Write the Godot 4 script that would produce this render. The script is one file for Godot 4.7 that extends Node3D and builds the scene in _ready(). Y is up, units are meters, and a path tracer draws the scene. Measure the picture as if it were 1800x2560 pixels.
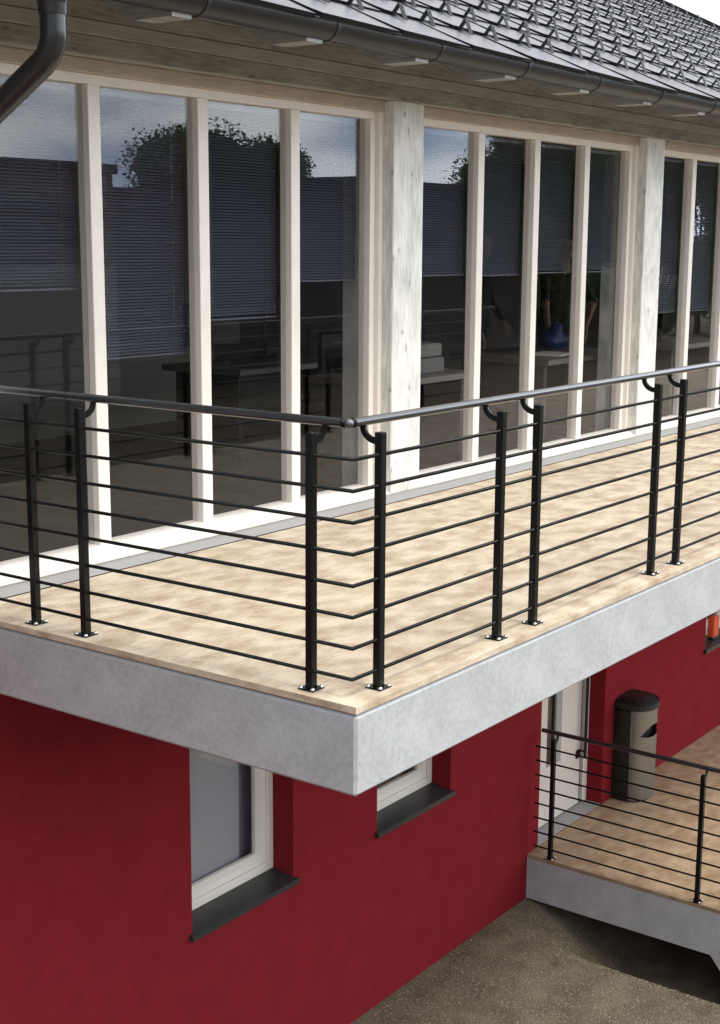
extends Node3D
# A house corner: glazed upper storey with a balcony over a red rendered lower storey.
# x runs along the facade, z comes out of it, y = 0 is the balcony floor.

class MB:
	var v := PackedVector3Array()
	var n := PackedVector3Array()
	var t := PackedVector2Array()
	var c := PackedColorArray()
	var tint := Color(1, 1, 1)
	var tinted := false
	func tri(a: Vector3, b: Vector3, d: Vector3, na: Vector3, nb: Vector3, nd: Vector3, ua := Vector2.ZERO, ub := Vector2(1, 0), ud := Vector2(1, 1)):
		# a, b, d counter-clockwise seen from outside; Godot's front faces run clockwise
		v.append(a); v.append(d); v.append(b)
		n.append(na); n.append(nd); n.append(nb)
		t.append(ua); t.append(ud); t.append(ub)
		if tinted:
			c.append(tint); c.append(tint); c.append(tint)
	func face(p: Array, inside: Vector3):
		# flat convex face, turned away from the point inside
		var m := Vector3.ZERO
		for q in p: m += q
		m /= p.size()
		var nn: Vector3 = (p[1] - p[0]).cross(p[2] - p[0]).normalized()
		var q2: Array = p
		if nn.dot(m - inside) < 0:
			nn = -nn
			q2 = p.duplicate(); q2.reverse()
		for i in range(1, q2.size() - 1):
			tri(q2[0], q2[i], q2[i + 1], nn, nn, nn)
	func quad(a: Vector3, b: Vector3, d: Vector3, e: Vector3):
		var nn := (b - a).cross(d - a).normalized()
		tri(a, b, d, nn, nn, nn, Vector2(0, 0), Vector2(1, 0), Vector2(1, 1))
		tri(a, d, e, nn, nn, nn, Vector2(0, 0), Vector2(1, 1), Vector2(0, 1))
	func box(lo: Vector3, hi: Vector3, bevel := 0.0, xf := Transform3D()):
		var ce := (lo + hi) * 0.5
		var h := (hi - lo).abs() * 0.5
		var b: float = min(bevel, min(h.x, min(h.y, h.z)) * 0.49)
		var inn := xf * ce
		if b <= 0.0:
			for ax in 3:
				for s in [-1.0, 1.0]:
					var p := []
					for k in [[-1, -1], [1, -1], [1, 1], [-1, 1]]:
						var o := Vector3.ZERO
						o[ax] = s * h[ax]; o[(ax + 1) % 3] = k[0] * h[(ax + 1) % 3]; o[(ax + 2) % 3] = k[1] * h[(ax + 2) % 3]
						p.append(xf * (ce + o))
					face(p, inn)
			return
		var pt := func(sx: float, sy: float, sz: float, ax: int) -> Vector3:
			var o := Vector3(sx * (h.x - b), sy * (h.y - b), sz * (h.z - b))
			var s := Vector3(sx, sy, sz)
			o[ax] = s[ax] * h[ax]
			return xf * (ce + o)
		for ax in 3:
			for s in [-1.0, 1.0]:
				var p := []
				for k in [[-1, -1], [1, -1], [1, 1], [-1, 1]]:
					var g := Vector3.ZERO
					g[ax] = s; g[(ax + 1) % 3] = k[0]; g[(ax + 2) % 3] = k[1]
					p.append(pt.call(g.x, g.y, g.z, ax))
				face(p, inn)
		for ax in 3:
			var a1 := (ax + 1) % 3
			var a2 := (ax + 2) % 3
			for s1 in [-1.0, 1.0]:
				for s2 in [-1.0, 1.0]:
					var g := Vector3.ZERO
					g[a1] = s1; g[a2] = s2
					var g1 := g; g1[ax] = -1
					var g2 := g; g2[ax] = 1
					face([pt.call(g1.x, g1.y, g1.z, a1), pt.call(g2.x, g2.y, g2.z, a1), pt.call(g2.x, g2.y, g2.z, a2), pt.call(g1.x, g1.y, g1.z, a2)], inn)
		for sx in [-1.0, 1.0]:
			for sy in [-1.0, 1.0]:
				for sz in [-1.0, 1.0]:
					face([pt.call(sx, sy, sz, 0), pt.call(sx, sy, sz, 1), pt.call(sx, sy, sz, 2)], inn)
	func prism(poly: PackedVector2Array, x0: float, x1: float, axis := 0):
		# poly in (z, y) when axis = 0 (pushed along x), in (x, y) when axis = 2 (pushed along z), in (x, z) when axis = 1 (pushed along y)
		var mk := func(q: Vector2, k: float) -> Vector3:
			if axis == 0: return Vector3(k, q.y, q.x)
			if axis == 2: return Vector3(q.x, q.y, k)
			return Vector3(q.x, k, q.y)
		var idx := Geometry2D.triangulate_polygon(poly)
		var e := Vector3.ZERO
		e[axis] = 1.0 if x1 > x0 else -1.0
		for i in range(0, idx.size(), 3):
			for s in [x0, x1]:
				var out := -e if s == x0 else e
				var a: Vector3 = mk.call(poly[idx[i]], s)
				var b: Vector3 = mk.call(poly[idx[i + 1]], s)
				var d: Vector3 = mk.call(poly[idx[i + 2]], s)
				if (b - a).cross(d - a).dot(out) > 0: tri(a, b, d, out, out, out)
				else: tri(a, d, b, out, out, out)
		var area := 0.0
		for i in poly.size():
			var p := poly[i]
			var q := poly[(i + 1) % poly.size()]
			area += p.x * q.y - q.x * p.y
		for i in poly.size():
			var p := poly[i]
			var q := poly[(i + 1) % poly.size()]
			var a: Vector3 = mk.call(p, x0)
			var b: Vector3 = mk.call(q, x0)
			var d: Vector3 = mk.call(q, x1)
			var f: Vector3 = mk.call(p, x1)
			var ed := (q - p).normalized()
			var o2 = Vector2(ed.y, -ed.x) * sign(area)
			var out: Vector3 = mk.call(o2, 0.0)
			if (b - a).cross(d - a).dot(out) > 0: quad(a, b, d, f)
			else: quad(a, f, d, b)
	func tube(path: Array, r: float, sides := 12, caps := true, r_end := -1.0):
		var rings := []
		var nrm := []
		var up := Vector3.UP
		var last := Vector3.ZERO
		for i in path.size():
			var t0: Vector3 = (path[i] - path[i - 1]).normalized() if i > 0 else (path[1] - path[0]).normalized()
			var t1: Vector3 = (path[i + 1] - path[i]).normalized() if i < path.size() - 1 else t0
			var tg := (t0 + t1).normalized()
			if i == 0:
				up = Vector3.UP if absf(tg.y) < 0.9 else Vector3.RIGHT
			var sx := up.cross(tg).normalized()
			up = tg.cross(sx).normalized()
			var bend := (t1 - t0)
			var ch := sqrt(max(0.15, (1.0 + t0.dot(t1)) * 0.5))
			var rr: float = r if r_end < 0 else lerpf(r, r_end, float(i) / (path.size() - 1))
			var ring := []
			var ns := []
			for k in sides:
				var a := TAU * k / sides
				var d := sx * cos(a) + up * sin(a)
				var p := d * rr
				if bend.length() > 0.001:
					var bn := bend.normalized()
					p += bn * p.dot(bn) * (1.0 / ch - 1.0)
				ring.append(path[i] + p)
				ns.append(d)
			rings.append(ring); nrm.append(ns)
		for i in path.size() - 1:
			for k in sides:
				var k2 := (k + 1) % sides
				var a: Vector3 = rings[i][k]
				var b: Vector3 = rings[i][k2]
				var d: Vector3 = rings[i + 1][k2]
				var e: Vector3 = rings[i + 1][k]
				tri(a, b, d, nrm[i][k], nrm[i][k2], nrm[i + 1][k2])
				tri(a, d, e, nrm[i][k], nrm[i + 1][k2], nrm[i + 1][k])
		if caps:
			face(rings[0], path[1])
			face(rings[-1], path[-2])
	func lathe(base: Vector3, prof: Array, sides := 16, ax := Vector3.UP, flat := false):
		# prof: Vector2(radius, along)
		var s1 := ax.cross(Vector3.RIGHT if absf(ax.x) < 0.9 else Vector3.UP).normalized()
		var s2 := ax.cross(s1).normalized()
		var pn := []
		for i in prof.size():
			var a: Vector2 = prof[max(i - 1, 0)]
			var b: Vector2 = prof[min(i + 1, prof.size() - 1)]
			var d := (b - a).normalized()
			pn.append(Vector2(d.y, -d.x))
		for i in prof.size() - 1:
			for k in sides:
				var a0 := TAU * k / sides
				var a1 := TAU * (k + 1) / sides
				var d0 := s1 * cos(a0) + s2 * sin(a0)
				var d1 := s1 * cos(a1) + s2 * sin(a1)
				var p: Vector2 = prof[i]
				var q: Vector2 = prof[i + 1]
				var n0: Vector2 = pn[i]
				var n1: Vector2 = pn[i + 1]
				if flat:
					var dd := (q - p).normalized()
					n0 = Vector2(dd.y, -dd.x); n1 = n0
				var a := base + d0 * p.x + ax * p.y
				var b := base + d1 * p.x + ax * p.y
				var d := base + d1 * q.x + ax * q.y
				var e := base + d0 * q.x + ax * q.y
				tri(a, b, d, (d0 * n0.x + ax * n0.y).normalized(), (d1 * n0.x + ax * n0.y).normalized(), (d1 * n1.x + ax * n1.y).normalized())
				tri(a, d, e, (d0 * n0.x + ax * n0.y).normalized(), (d1 * n1.x + ax * n1.y).normalized(), (d0 * n1.x + ax * n1.y).normalized())
	func done() -> ArrayMesh:
		var a := []
		a.resize(Mesh.ARRAY_MAX)
		a[Mesh.ARRAY_VERTEX] = v
		a[Mesh.ARRAY_NORMAL] = n
		a[Mesh.ARRAY_TEX_UV] = t
		if tinted: a[Mesh.ARRAY_COLOR] = c
		var m := ArrayMesh.new()
		m.add_surface_from_arrays(Mesh.PRIMITIVE_TRIANGLES, a)
		return m

var M := {}
var taken := {}
var rng := RandomNumberGenerator.new()

func numbered(s: String) -> String:
	taken[s] = taken.get(s, -1) + 1
	return s if taken[s] == 0 else "%s_%03d" % [s, taken[s]]

func tag(o: Node, label: String, category: String, group := ""):
	o.set_meta("label", label); o.set_meta("category", category)
	if group != "": o.set_meta("group", group)
	return o

func thing(called: String, label: String, category: String, at := Vector3.ZERO, turn := 0.0, group := "") -> Node3D:
	var o := Node3D.new()
	o.name = numbered(called)
	add_child(o, true)
	o.position = at
	o.rotation.y = turn
	return tag(o, label, category, group)

func mi(called: String, mesh: Mesh, mat: Material, parent: Node = self) -> MeshInstance3D:
	var o := MeshInstance3D.new()
	var key := called
	if parent != self:
		var cnt: Dictionary = parent.get_meta("_n") if parent.has_meta("_n") else {}
		cnt[called] = cnt.get(called, -1) + 1
		parent.set_meta("_n", cnt)
		if cnt[called] > 0: key = "%s_%03d" % [called, cnt[called]]
	else:
		key = numbered(called)
	o.name = key
	o.mesh = mesh
	o.material_override = null
	for i in mesh.get_surface_count():
		o.set_surface_override_material(i, mat)
	parent.add_child(o, true)
	return o

func part(called: String, parent: Node, at := Vector3.ZERO) -> Node3D:
	var o := Node3D.new()
	var cnt: Dictionary = parent.get_meta("_n") if parent.has_meta("_n") else {}
	cnt[called] = cnt.get(called, -1) + 1
	parent.set_meta("_n", cnt)
	o.name = called if cnt[called] == 0 else "%s_%03d" % [called, cnt[called]]
	o.position = at
	parent.add_child(o, true)
	return o

func struct(o: Node) -> Node:
	o.set_meta("kind", "structure")
	return o

func bx(called: String, lo: Vector3, hi: Vector3, mat: Material, parent: Node, bevel := 0.0) -> MeshInstance3D:
	var b := MB.new()
	b.box(lo, hi, bevel)
	return mi(called, b.done(), mat, parent)

# ---------------------------------------------------------------- textures and materials
func lin(r: float, g: float, b: float) -> Color:
	return Color(r, g, b).linear_to_srgb()

func noise_img(w: int, h: int, freq: float, sd: int, oct := 4, kind := FastNoiseLite.TYPE_SIMPLEX_SMOOTH, rw := 0, rh := 0) -> Image:
	var f := FastNoiseLite.new()
	f.seed = sd; f.frequency = freq; f.noise_type = kind
	f.fractal_type = FastNoiseLite.FRACTAL_FBM if oct > 1 else FastNoiseLite.FRACTAL_NONE
	f.fractal_octaves = oct
	var im := f.get_seamless_image(w, h, false, false, 0.15, true)
	im.convert(Image.FORMAT_L8)
	if rw > 0: im.resize(rw, rh, Image.INTERPOLATE_CUBIC)
	return im

func paint(size: Vector2i, layers: Array, fn: Callable) -> ImageTexture:
	var data := []
	for l in layers: data.append(l.get_data())
	var out := PackedByteArray()
	out.resize(size.x * size.y * 3)
	var vals := PackedFloat32Array()
	vals.resize(layers.size())
	for i in size.x * size.y:
		for k in data.size(): vals[k] = data[k][i] / 255.0
		var c: Color = fn.call(vals)
		c = c.linear_to_srgb()
		out[i * 3] = clampi(int(c.r * 255.0 + 0.5), 0, 255)
		out[i * 3 + 1] = clampi(int(c.g * 255.0 + 0.5), 0, 255)
		out[i * 3 + 2] = clampi(int(c.b * 255.0 + 0.5), 0, 255)
	return ImageTexture.create_from_image(Image.create_from_data(size.x, size.y, false, Image.FORMAT_RGB8, out))

func knots(w: int, h: int, count: int, sd: int, along_x: bool, rmin: float, rmax: float) -> Image:
	var im := Image.create(w, h, false, Image.FORMAT_L8)
	var r := RandomNumberGenerator.new()
	r.seed = sd
	for i in count:
		var cx := r.randf() * w
		var cy := r.randf() * h
		var rx := r.randf_range(rmin, rmax) * (1.8 if along_x else 0.8)
		var ry := r.randf_range(rmin, rmax) * (0.8 if along_x else 1.8)
		var g := r.randf_range(0.55, 1.0)
		for y in range(int(cy - ry * 2.2), int(cy + ry * 2.2) + 1):
			for x in range(int(cx - rx * 2.2), int(cx + rx * 2.2) + 1):
				var d := sqrt(pow((x - cx) / rx, 2) + pow((y - cy) / ry, 2))
				var val := g * clampf(1.0 - smoothstep(0.5, 1.2, d) * 0.75 - smoothstep(1.0, 2.2, d) * 0.25, 0, 1)
				var px := posmod(x, w)
				var py := posmod(y, h)
				im.set_pixel(px, py, Color(1, 1, 1) * maxf(im.get_pixel(px, py).r, val))
	return im

func mat(c: Color, rough := 0.6, metal := 0.0, spec := 0.5) -> StandardMaterial3D:
	var m := StandardMaterial3D.new()
	m.albedo_color = c; m.roughness = rough; m.metallic = metal; m.metallic_specular = spec
	return m

func textured(tex: Texture2D, scale: float, rough := 0.7, bump: Texture2D = null, bump_cm := 0.0, world := true) -> StandardMaterial3D:
	var m := mat(Color(1, 1, 1), rough)
	m.albedo_texture = tex
	m.uv1_triplanar = true
	m.uv1_world_triplanar = world
	m.uv1_triplanar_sharpness = 8.0
	m.uv1_scale = Vector3.ONE * scale
	if bump:
		m.heightmap_enabled = true
		m.heightmap_texture = bump
		m.heightmap_scale = bump_cm
	return m

func wood(base: Color, dark: Color, along_x: bool, sd: int, kn: int, contrast: float, lamella := 0.0) -> ImageTexture:
	var S := 512
	var fine: Image
	var coarse: Image
	if along_x:
		fine = noise_img(40, S, 0.17, sd, 4, FastNoiseLite.TYPE_SIMPLEX_SMOOTH, S, S)
		coarse = noise_img(128, 256, 0.03, sd + 1, 3, FastNoiseLite.TYPE_SIMPLEX_SMOOTH, S, S)
	else:
		fine = noise_img(S, 40, 0.17, sd, 4, FastNoiseLite.TYPE_SIMPLEX_SMOOTH, S, S)
		coarse = noise_img(256, 128, 0.03, sd + 1, 3, FastNoiseLite.TYPE_SIMPLEX_SMOOTH, S, S)
	var kimg := knots(S, S, kn, sd + 2, along_x, 3.0, 6.5)
	return paint(Vector2i(S, S), [fine, coarse, kimg], func(q):
		var g: float = clampf((q[0] - 0.5) * contrast * 1.3 + (q[1] - 0.5) * contrast + 0.5, 0, 1)
		var c: Color = dark.lerp(base, g)
		return c.lerp(dark * 0.32, q[2] * 0.75))

func make_materials():
	var S := 512
	# concrete
	var c1 := noise_img(S, S, 0.006, 11, 5)
	var c2 := noise_img(S, S, 0.05, 12, 4)
	var c3 := noise_img(S, S, 0.11, 13, 2)
	var conc := func(base: Color):
		return paint(Vector2i(S, S), [c1, c2, c3], func(q):
			var k: float = 1.0 + (q[0] - 0.5) * 0.24 + (q[1] - 0.5) * 0.22
			if q[2] < 0.17: k *= 0.72
			return Color(base.r * k, base.g * k, base.b * k))
	var ct = conc.call(Color(0.452, 0.468, 0.492))
	var cb := paint(Vector2i(S, S), [c2, c3], func(q):
		var h: float = 0.6 + (q[0] - 0.5) * 0.4 - (0.5 if q[1] < 0.17 else 0.0)
		return Color(h, h, h))
	M.concrete = textured(ct, 1.1, 0.75, cb, 0.12)
	M.concrete_edge = textured(ct, 1.1, 0.7)
	# deck board: pale tan with brown clouds, some streaks along the board
	var d1 := noise_img(300, 460, 0.03, 21, 6, FastNoiseLite.TYPE_SIMPLEX_SMOOTH, 1024, 1024)
	var d2 := noise_img(100, 1024, 0.16, 22, 4, FastNoiseLite.TYPE_SIMPLEX_SMOOTH, 1024, 1024)
	var d3 := noise_img(1024, 1024, 0.09, 23, 3)
	var dt := paint(Vector2i(1024, 1024), [d1, d2, d3], func(q):
		var g: float = clampf(0.60 + 0.03 + (q[0] - 0.5) * 1.2 + (q[1] - 0.5) * 0.5 + (q[2] - 0.5) * 0.4, 0, 1)
		return Color(0.39, 0.285, 0.185).lerp(Color(0.69, 0.60, 0.47), g))
	M.deck = textured(dt, 0.42, 0.62)
	d2.resize(512, 512)
	d3.resize(512, 512)
	var de := paint(Vector2i(512, 512), [d2, d3], func(q):
		var g: float = clampf(0.5 + (q[0] - 0.5) * 1.3 + (q[1] - 0.5) * 0.4, 0, 1)
		return Color(0.24, 0.175, 0.105).lerp(Color(0.50, 0.40, 0.27), g))
	M.deck_edge = textured(de, 0.9, 0.7)
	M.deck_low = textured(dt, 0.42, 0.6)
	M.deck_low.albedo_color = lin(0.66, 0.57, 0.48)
	# render
	var r1 := noise_img(S, S, 0.008, 31, 4)
	var r2 := noise_img(S, S, 0.16, 32, 3)
	var rt := paint(Vector2i(S, S), [r1, r2], func(q):
		var k: float = 1.0 + (q[0] - 0.5) * 0.15 + (q[1] - 0.5) * 0.5
		return Color(0.224 * k, 0.0195 * k, 0.028 * k))
	var rb := paint(Vector2i(S, S), [r2], func(q): return Color(q[0], q[0], q[0]))
	M.red = textured(rt, 0.8, 1.0, rb, 0.22)
	M.red.metallic_specular = 0.15
	# woods
	M.column = textured(wood(Color(0.86, 0.86, 0.83), Color(0.56, 0.57, 0.55), false, 41, 16, 0.9), 0.75, 0.6)
	M.inner_post = textured(wood(Color(0.5, 0.51, 0.52), Color(0.36, 0.37, 0.38), false, 45, 6, 0.8), 0.75, 0.6)
	M.beam = textured(wood(Color(0.38, 0.365, 0.33), Color(0.21, 0.20, 0.178), true, 51, 42, 0.8), 0.7, 0.7)
	M.beam_b = textured(wood(Color(0.42, 0.405, 0.375), Color(0.27, 0.262, 0.24), true, 55, 18, 0.7), 0.62, 0.7)
	M.rafter = textured(wood(Color(0.38, 0.38, 0.365), Color(0.22, 0.22, 0.215), true, 61, 10, 0.8), 0.9, 0.65)
	M.casing = textured(wood(Color(0.52, 0.44, 0.365), Color(0.40, 0.33, 0.27), true, 71, 0, 0.7), 0.8, 0.6)
	# painted frames, faint grain
	M.frame = textured(wood(Color(0.88, 0.835, 0.79), Color(0.79, 0.745, 0.70), false, 81, 0, 0.6), 1.4, 0.45)
	M.sill = textured(wood(Color(0.84, 0.80, 0.76), Color(0.76, 0.715, 0.67), true, 85, 0, 0.6), 1.1, 0.45)
	M.riser = mat(lin(0.36, 0.365, 0.38), 0.5)
	M.white_frame = mat(lin(0.90, 0.87, 0.82), 0.4)
	M.white_sash = mat(lin(0.91, 0.88, 0.83), 0.4)
	M.door = mat(lin(0.72, 0.67, 0.63), 0.45)
	# metals
	var p1 := noise_img(256, 256, 0.2, 91, 2)
	var pb := paint(Vector2i(256, 256), [p1], func(q): return Color(q[0], q[0], q[0]))
	M.black = mat(lin(0.008, 0.0095, 0.01), 0.26, 0.0, 0.33)
	M.black.heightmap_enabled = true; M.black.heightmap_texture = pb; M.black.heightmap_scale = 0.02
	M.black.uv1_triplanar = true; M.black.uv1_world_triplanar = true; M.black.uv1_scale = Vector3.ONE * 6.0
	M.handrail = mat(lin(0.03, 0.033, 0.038), 0.25, 0.0, 0.6)
	M.handrail.clearcoat_enabled = true
	M.handrail.clearcoat = 0.35
	M.handrail.clearcoat_roughness = 0.2
	M.bolt = mat(lin(0.75, 0.75, 0.74), 0.22, 0.9)
	M.ball = mat(lin(0.16, 0.16, 0.165), 0.3, 0.75)
	M.gutter = mat(lin(0.014, 0.014, 0.0145), 0.36, 0.0, 0.4)
	M.pipe = mat(lin(0.022, 0.022, 0.024), 0.27)
	M.sill_dark = mat(lin(0.030, 0.033, 0.036), 0.38)
	var tn := noise_img(S, S, 0.02, 95, 4)
	M.tiles = []
	for k in 4:
		var b: float = [0.135, 0.15, 0.12, 0.14][k]
		var tm := textured(paint(Vector2i(128, 128), [noise_img(128, 128, 0.03, 96 + k, 4)], func(q):
			var g: float = b * (0.94 + 0.12 * q[0])
			return Color(g * 0.88, g * 0.97, g * 1.18)), 0.9, 0.40 + 0.02 * k)
		tm.metallic_specular = 0.7
		M.tiles.append(tm)
	M.tile_side = mat(lin(0.01, 0.0105, 0.012), 0.7, 0.0, 0.2)
	M.hook = mat(lin(0.016, 0.017, 0.02), 0.45, 0.0, 0.35)
	M.steel = mat(lin(0.27, 0.27, 0.26), 0.36, 0.85)
	M.steel.anisotropy_enabled = false
	M.rubber = mat(lin(0.012, 0.012, 0.013), 0.5)
	M.orange = mat(lin(0.75, 0.09, 0.025), 0.4)
	# glass
	var g := StandardMaterial3D.new()
	g.transparency = BaseMaterial3D.TRANSPARENCY_ALPHA
	g.albedo_color = Color(0.01, 0.012, 0.014, 0.03)
	g.roughness = 0.0
	g.metallic_specular = 0.40
	M.glass = g
	M.blind = mat(lin(0.068, 0.073, 0.105), 0.45)
	M.blind_dark = mat(lin(0.1, 0.1, 0.11), 0.5)
	M.curtain = mat(lin(0.15, 0.17, 0.22), 0.85)
	M.roller = mat(lin(0.36, 0.38, 0.42), 0.8)
	# inside
	M.room_wall = mat(lin(0.25, 0.25, 0.225), 0.9)
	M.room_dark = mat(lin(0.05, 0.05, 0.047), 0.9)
	M.room_ceiling = mat(lin(0.2, 0.2, 0.19), 0.9)
	M.carpet = textured(paint(Vector2i(S, S), [r2], func(q):
		var k: float = 0.009 * (0.8 + 0.4 * q[0])
		return Color(k, k * 0.95, k)), 1.5, 0.95)
	M.desk = mat(lin(0.12, 0.108, 0.10), 0.5)
	M.desk_leg = mat(lin(0.015, 0.015, 0.015), 0.5)
	M.plastic = mat(lin(0.012, 0.012, 0.013), 0.45)
	M.grey_plastic = mat(lin(0.12, 0.12, 0.12), 0.6)
	M.paper = mat(lin(0.7, 0.7, 0.68), 0.8)
	M.blue = mat(lin(0.007, 0.026, 0.15), 0.6)
	M.chrome = mat(lin(0.6, 0.6, 0.6), 0.2, 1.0)
	M.body = mat(Color(1, 1, 1), 0.75)
	M.body.vertex_color_use_as_albedo = true
	# ground: exposed aggregate
	var g1 := noise_img(1024, 1024, 0.0045, 101, 4)
	var g2 := noise_img(1024, 1024, 0.10, 102, 2)
	var g3 := noise_img(1024, 1024, 0.19, 103, 1, FastNoiseLite.TYPE_CELLULAR)
	var gt := paint(Vector2i(1024, 1024), [g1, g2, g3], func(q):
		var k: float = (0.135 + (q[0] - 0.5) * 0.10 + (q[1] - 0.5) * 0.15) * (0.35 + 1.25 * q[2])
		var c := Color(k * 1.2, k, k * 0.72)
		if q[2] > 0.78: c = c.lerp(Color(0.34, 0.275, 0.185), (q[2] - 0.78) * 2.4)
		return c)
	var gb := paint(Vector2i(1024, 1024), [g2, g3], func(q):
		var h: float = q[0] * 0.6 + q[1] * 0.4
		return Color(h, h, h))
	M.ground = textured(gt, 0.55, 0.9, gb, 0.9)
	M.stone = []
	for k in 3:
		M.stone.append(mat([lin(0.27, 0.22, 0.15), lin(0.13, 0.105, 0.07), lin(0.38, 0.33, 0.25)][k], 0.8))
	# across the street
	M.far_grey = textured(ct, 0.3, 0.85)
	M.far_grey.albedo_color = lin(0.36, 0.34, 0.31)
	M.far_dark = textured(ct, 0.3, 0.85)
	M.far_dark.albedo_color = lin(0.1, 0.1, 0.13)
	M.far_pale = textured(ct, 0.3, 0.85)
	M.far_pale.albedo_color = lin(0.58, 0.56, 0.52)
	M.far_white = textured(ct, 0.3, 0.85)
	M.far_white.albedo_color = lin(1.0, 0.98, 0.93)
	M.far_roof = mat(lin(0.025, 0.025, 0.028), 0.7)
	M.far_window = mat(lin(0.02, 0.022, 0.03), 0.15)
	M.bark = mat(lin(0.09, 0.07, 0.05), 0.9)
	M.leaves = []
	for k in 3:
		var lm := mat([lin(0.07, 0.12, 0.04), lin(0.05, 0.095, 0.03), lin(0.11, 0.165, 0.055)][k], 0.7)
		lm.backlight_enabled = true
		lm.backlight = lin(0.05, 0.09, 0.02)
		M.leaves.append(lm)
	M.asphalt = textured(gt, 0.3, 0.9)

# ---------------------------------------------------------------- sky
func make_sky(sun: Vector3) -> Sky:
	var W := 1024
	var H := 512
	var f := FastNoiseLite.new()
	f.seed = 5; f.frequency = 1.5; f.fractal_octaves = 5; f.fractal_type = FastNoiseLite.FRACTAL_FBM
	f.noise_type = FastNoiseLite.TYPE_SIMPLEX_SMOOTH
	var px := PackedFloat32Array()
	px.resize(W * H * 3)
	for y in H:
		var el := PI * (0.5 - (y + 0.5) / H)
		for x in W:
			var az := TAU * (x + 0.5) / W
			var d := Vector3(sin(az) * cos(el), sin(el), -cos(az) * cos(el))
			var c := Vector3(0.30, 0.28, 0.25)
			if el > -0.02:
				var up := maxf(d.y, 0.0)
				# a cloud deck seen in perspective, brighter towards the hidden sun and overhead
				var nse := f.get_noise_3d(d.x * 3.4 + up * 1.5, up * 10.0 + 2.0, d.z * 3.4)
				var cov := smoothstep(-0.48, 0.12, nse)
				var flat := Vector2(d.x, d.z).normalized()
				var to_sun := flat.dot(Vector2(0.74, 0.67))
				var low := lerpf(0.76, 4.3, smoothstep(0.35, 0.93, to_sun))
				var lum := lerpf(low, 1.55, smoothstep(0.12, 0.75, up))
				var blue := Vector3(0.36, 0.425, 0.53)
				var white := Vector3(1.06, 1.02, 0.95)
				c = blue.lerp(white, cov) * lum
				c = c.lerp(Vector3(0.95, 0.95, 0.95) * low, smoothstep(0.1, 0.0, up) * 0.25)
				if flat.x > 0: c = c.lerp(Vector3(1.42, 1.14, 0.94), smoothstep(0.3, 0.9, flat.x) * smoothstep(0.2, -0.3, flat.y) * 0.85)
				c *= Vector3(0.88, 1.02, 1.22).lerp(Vector3.ONE, smoothstep(0.1, 0.95, d.dot(sun)))
				var ang := acos(clampf(d.dot(sun), -1, 1))
				c += Vector3(1.0, 0.97, 0.92) * 1.3 * exp(-pow(ang / 0.36, 2))
			var i := (y * W + x) * 3
			px[i] = c.x; px[i + 1] = c.y; px[i + 2] = c.z
	var im := Image.create_from_data(W, H, false, Image.FORMAT_RGBF, px.to_byte_array())
	var pm := PanoramaSkyMaterial.new()
	pm.panorama = ImageTexture.create_from_image(im)
	var s := Sky.new()
	s.sky_material = pm
	return s

# ---------------------------------------------------------------- the house
const P := 3.56            # bay of the glazed storey
const PITCH := 0.4538      # 26 degrees
const EAVE := Vector3(0, 2.657, -1.29)
const WALL := -2.2
const GROUND := -3.405
const VERGE := 14.66
var house: Node3D

func roof_point(x: float, u: float, h := 0.0) -> Vector3:
	return Vector3(x, EAVE.y + u * sin(PITCH) + h * cos(PITCH), EAVE.z - u * cos(PITCH) + h * sin(PITCH))

func wall_with_openings(x0: float, x1: float, y0: float, y1: float, zf: float, zb: float, holes: Array) -> ArrayMesh:
	var b := MB.new()
	var xs := [x0, x1]
	var ys := [y0, y1]
	for h in holes:
		xs.append(h[0]); xs.append(h[1]); ys.append(h[2]); ys.append(h[3])
	xs.sort(); ys.sort()
	for i in xs.size() - 1:
		for j in ys.size() - 1:
			var a: float = xs[i]
			var e: float = xs[i + 1]
			var c: float = ys[j]
			var d: float = ys[j + 1]
			if e - a < 0.0001 or d - c < 0.0001: continue
			var mid := Vector2((a + e) / 2, (c + d) / 2)
			var open := false
			for h in holes:
				if mid.x > h[0] and mid.x < h[1] and mid.y > h[2] and mid.y < h[3]: open = true
			if open: continue
			b.quad(Vector3(a, c, zf), Vector3(e, c, zf), Vector3(e, d, zf), Vector3(a, d, zf))
			b.quad(Vector3(e, c, zb), Vector3(a, c, zb), Vector3(a, d, zb), Vector3(e, d, zb))
	for h in holes:
		b.quad(Vector3(h[0], h[2], zf), Vector3(h[0], h[2], zb), Vector3(h[0], h[3], zb), Vector3(h[0], h[3], zf))
		b.quad(Vector3(h[1], h[2], zb), Vector3(h[1], h[2], zf), Vector3(h[1], h[3], zf), Vector3(h[1], h[3], zb))
		b.quad(Vector3(h[0], h[2], zb), Vector3(h[0], h[2], zf), Vector3(h[1], h[2], zf), Vector3(h[1], h[2], zb))
		b.quad(Vector3(h[0], h[3], zf), Vector3(h[0], h[3], zb), Vector3(h[1], h[3], zb), Vector3(h[1], h[3], zf))
	b.quad(Vector3(x0, y0, zb), Vector3(x0, y0, zf), Vector3(x0, y1, zf), Vector3(x0, y1, zb))
	b.quad(Vector3(x1, y0, zf), Vector3(x1, y0, zb), Vector3(x1, y1, zb), Vector3(x1, y1, zf))
	b.quad(Vector3(x0, y1, zf), Vector3(x1, y1, zf), Vector3(x1, y1, zb), Vector3(x0, y1, zb))
	return b.done()

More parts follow.
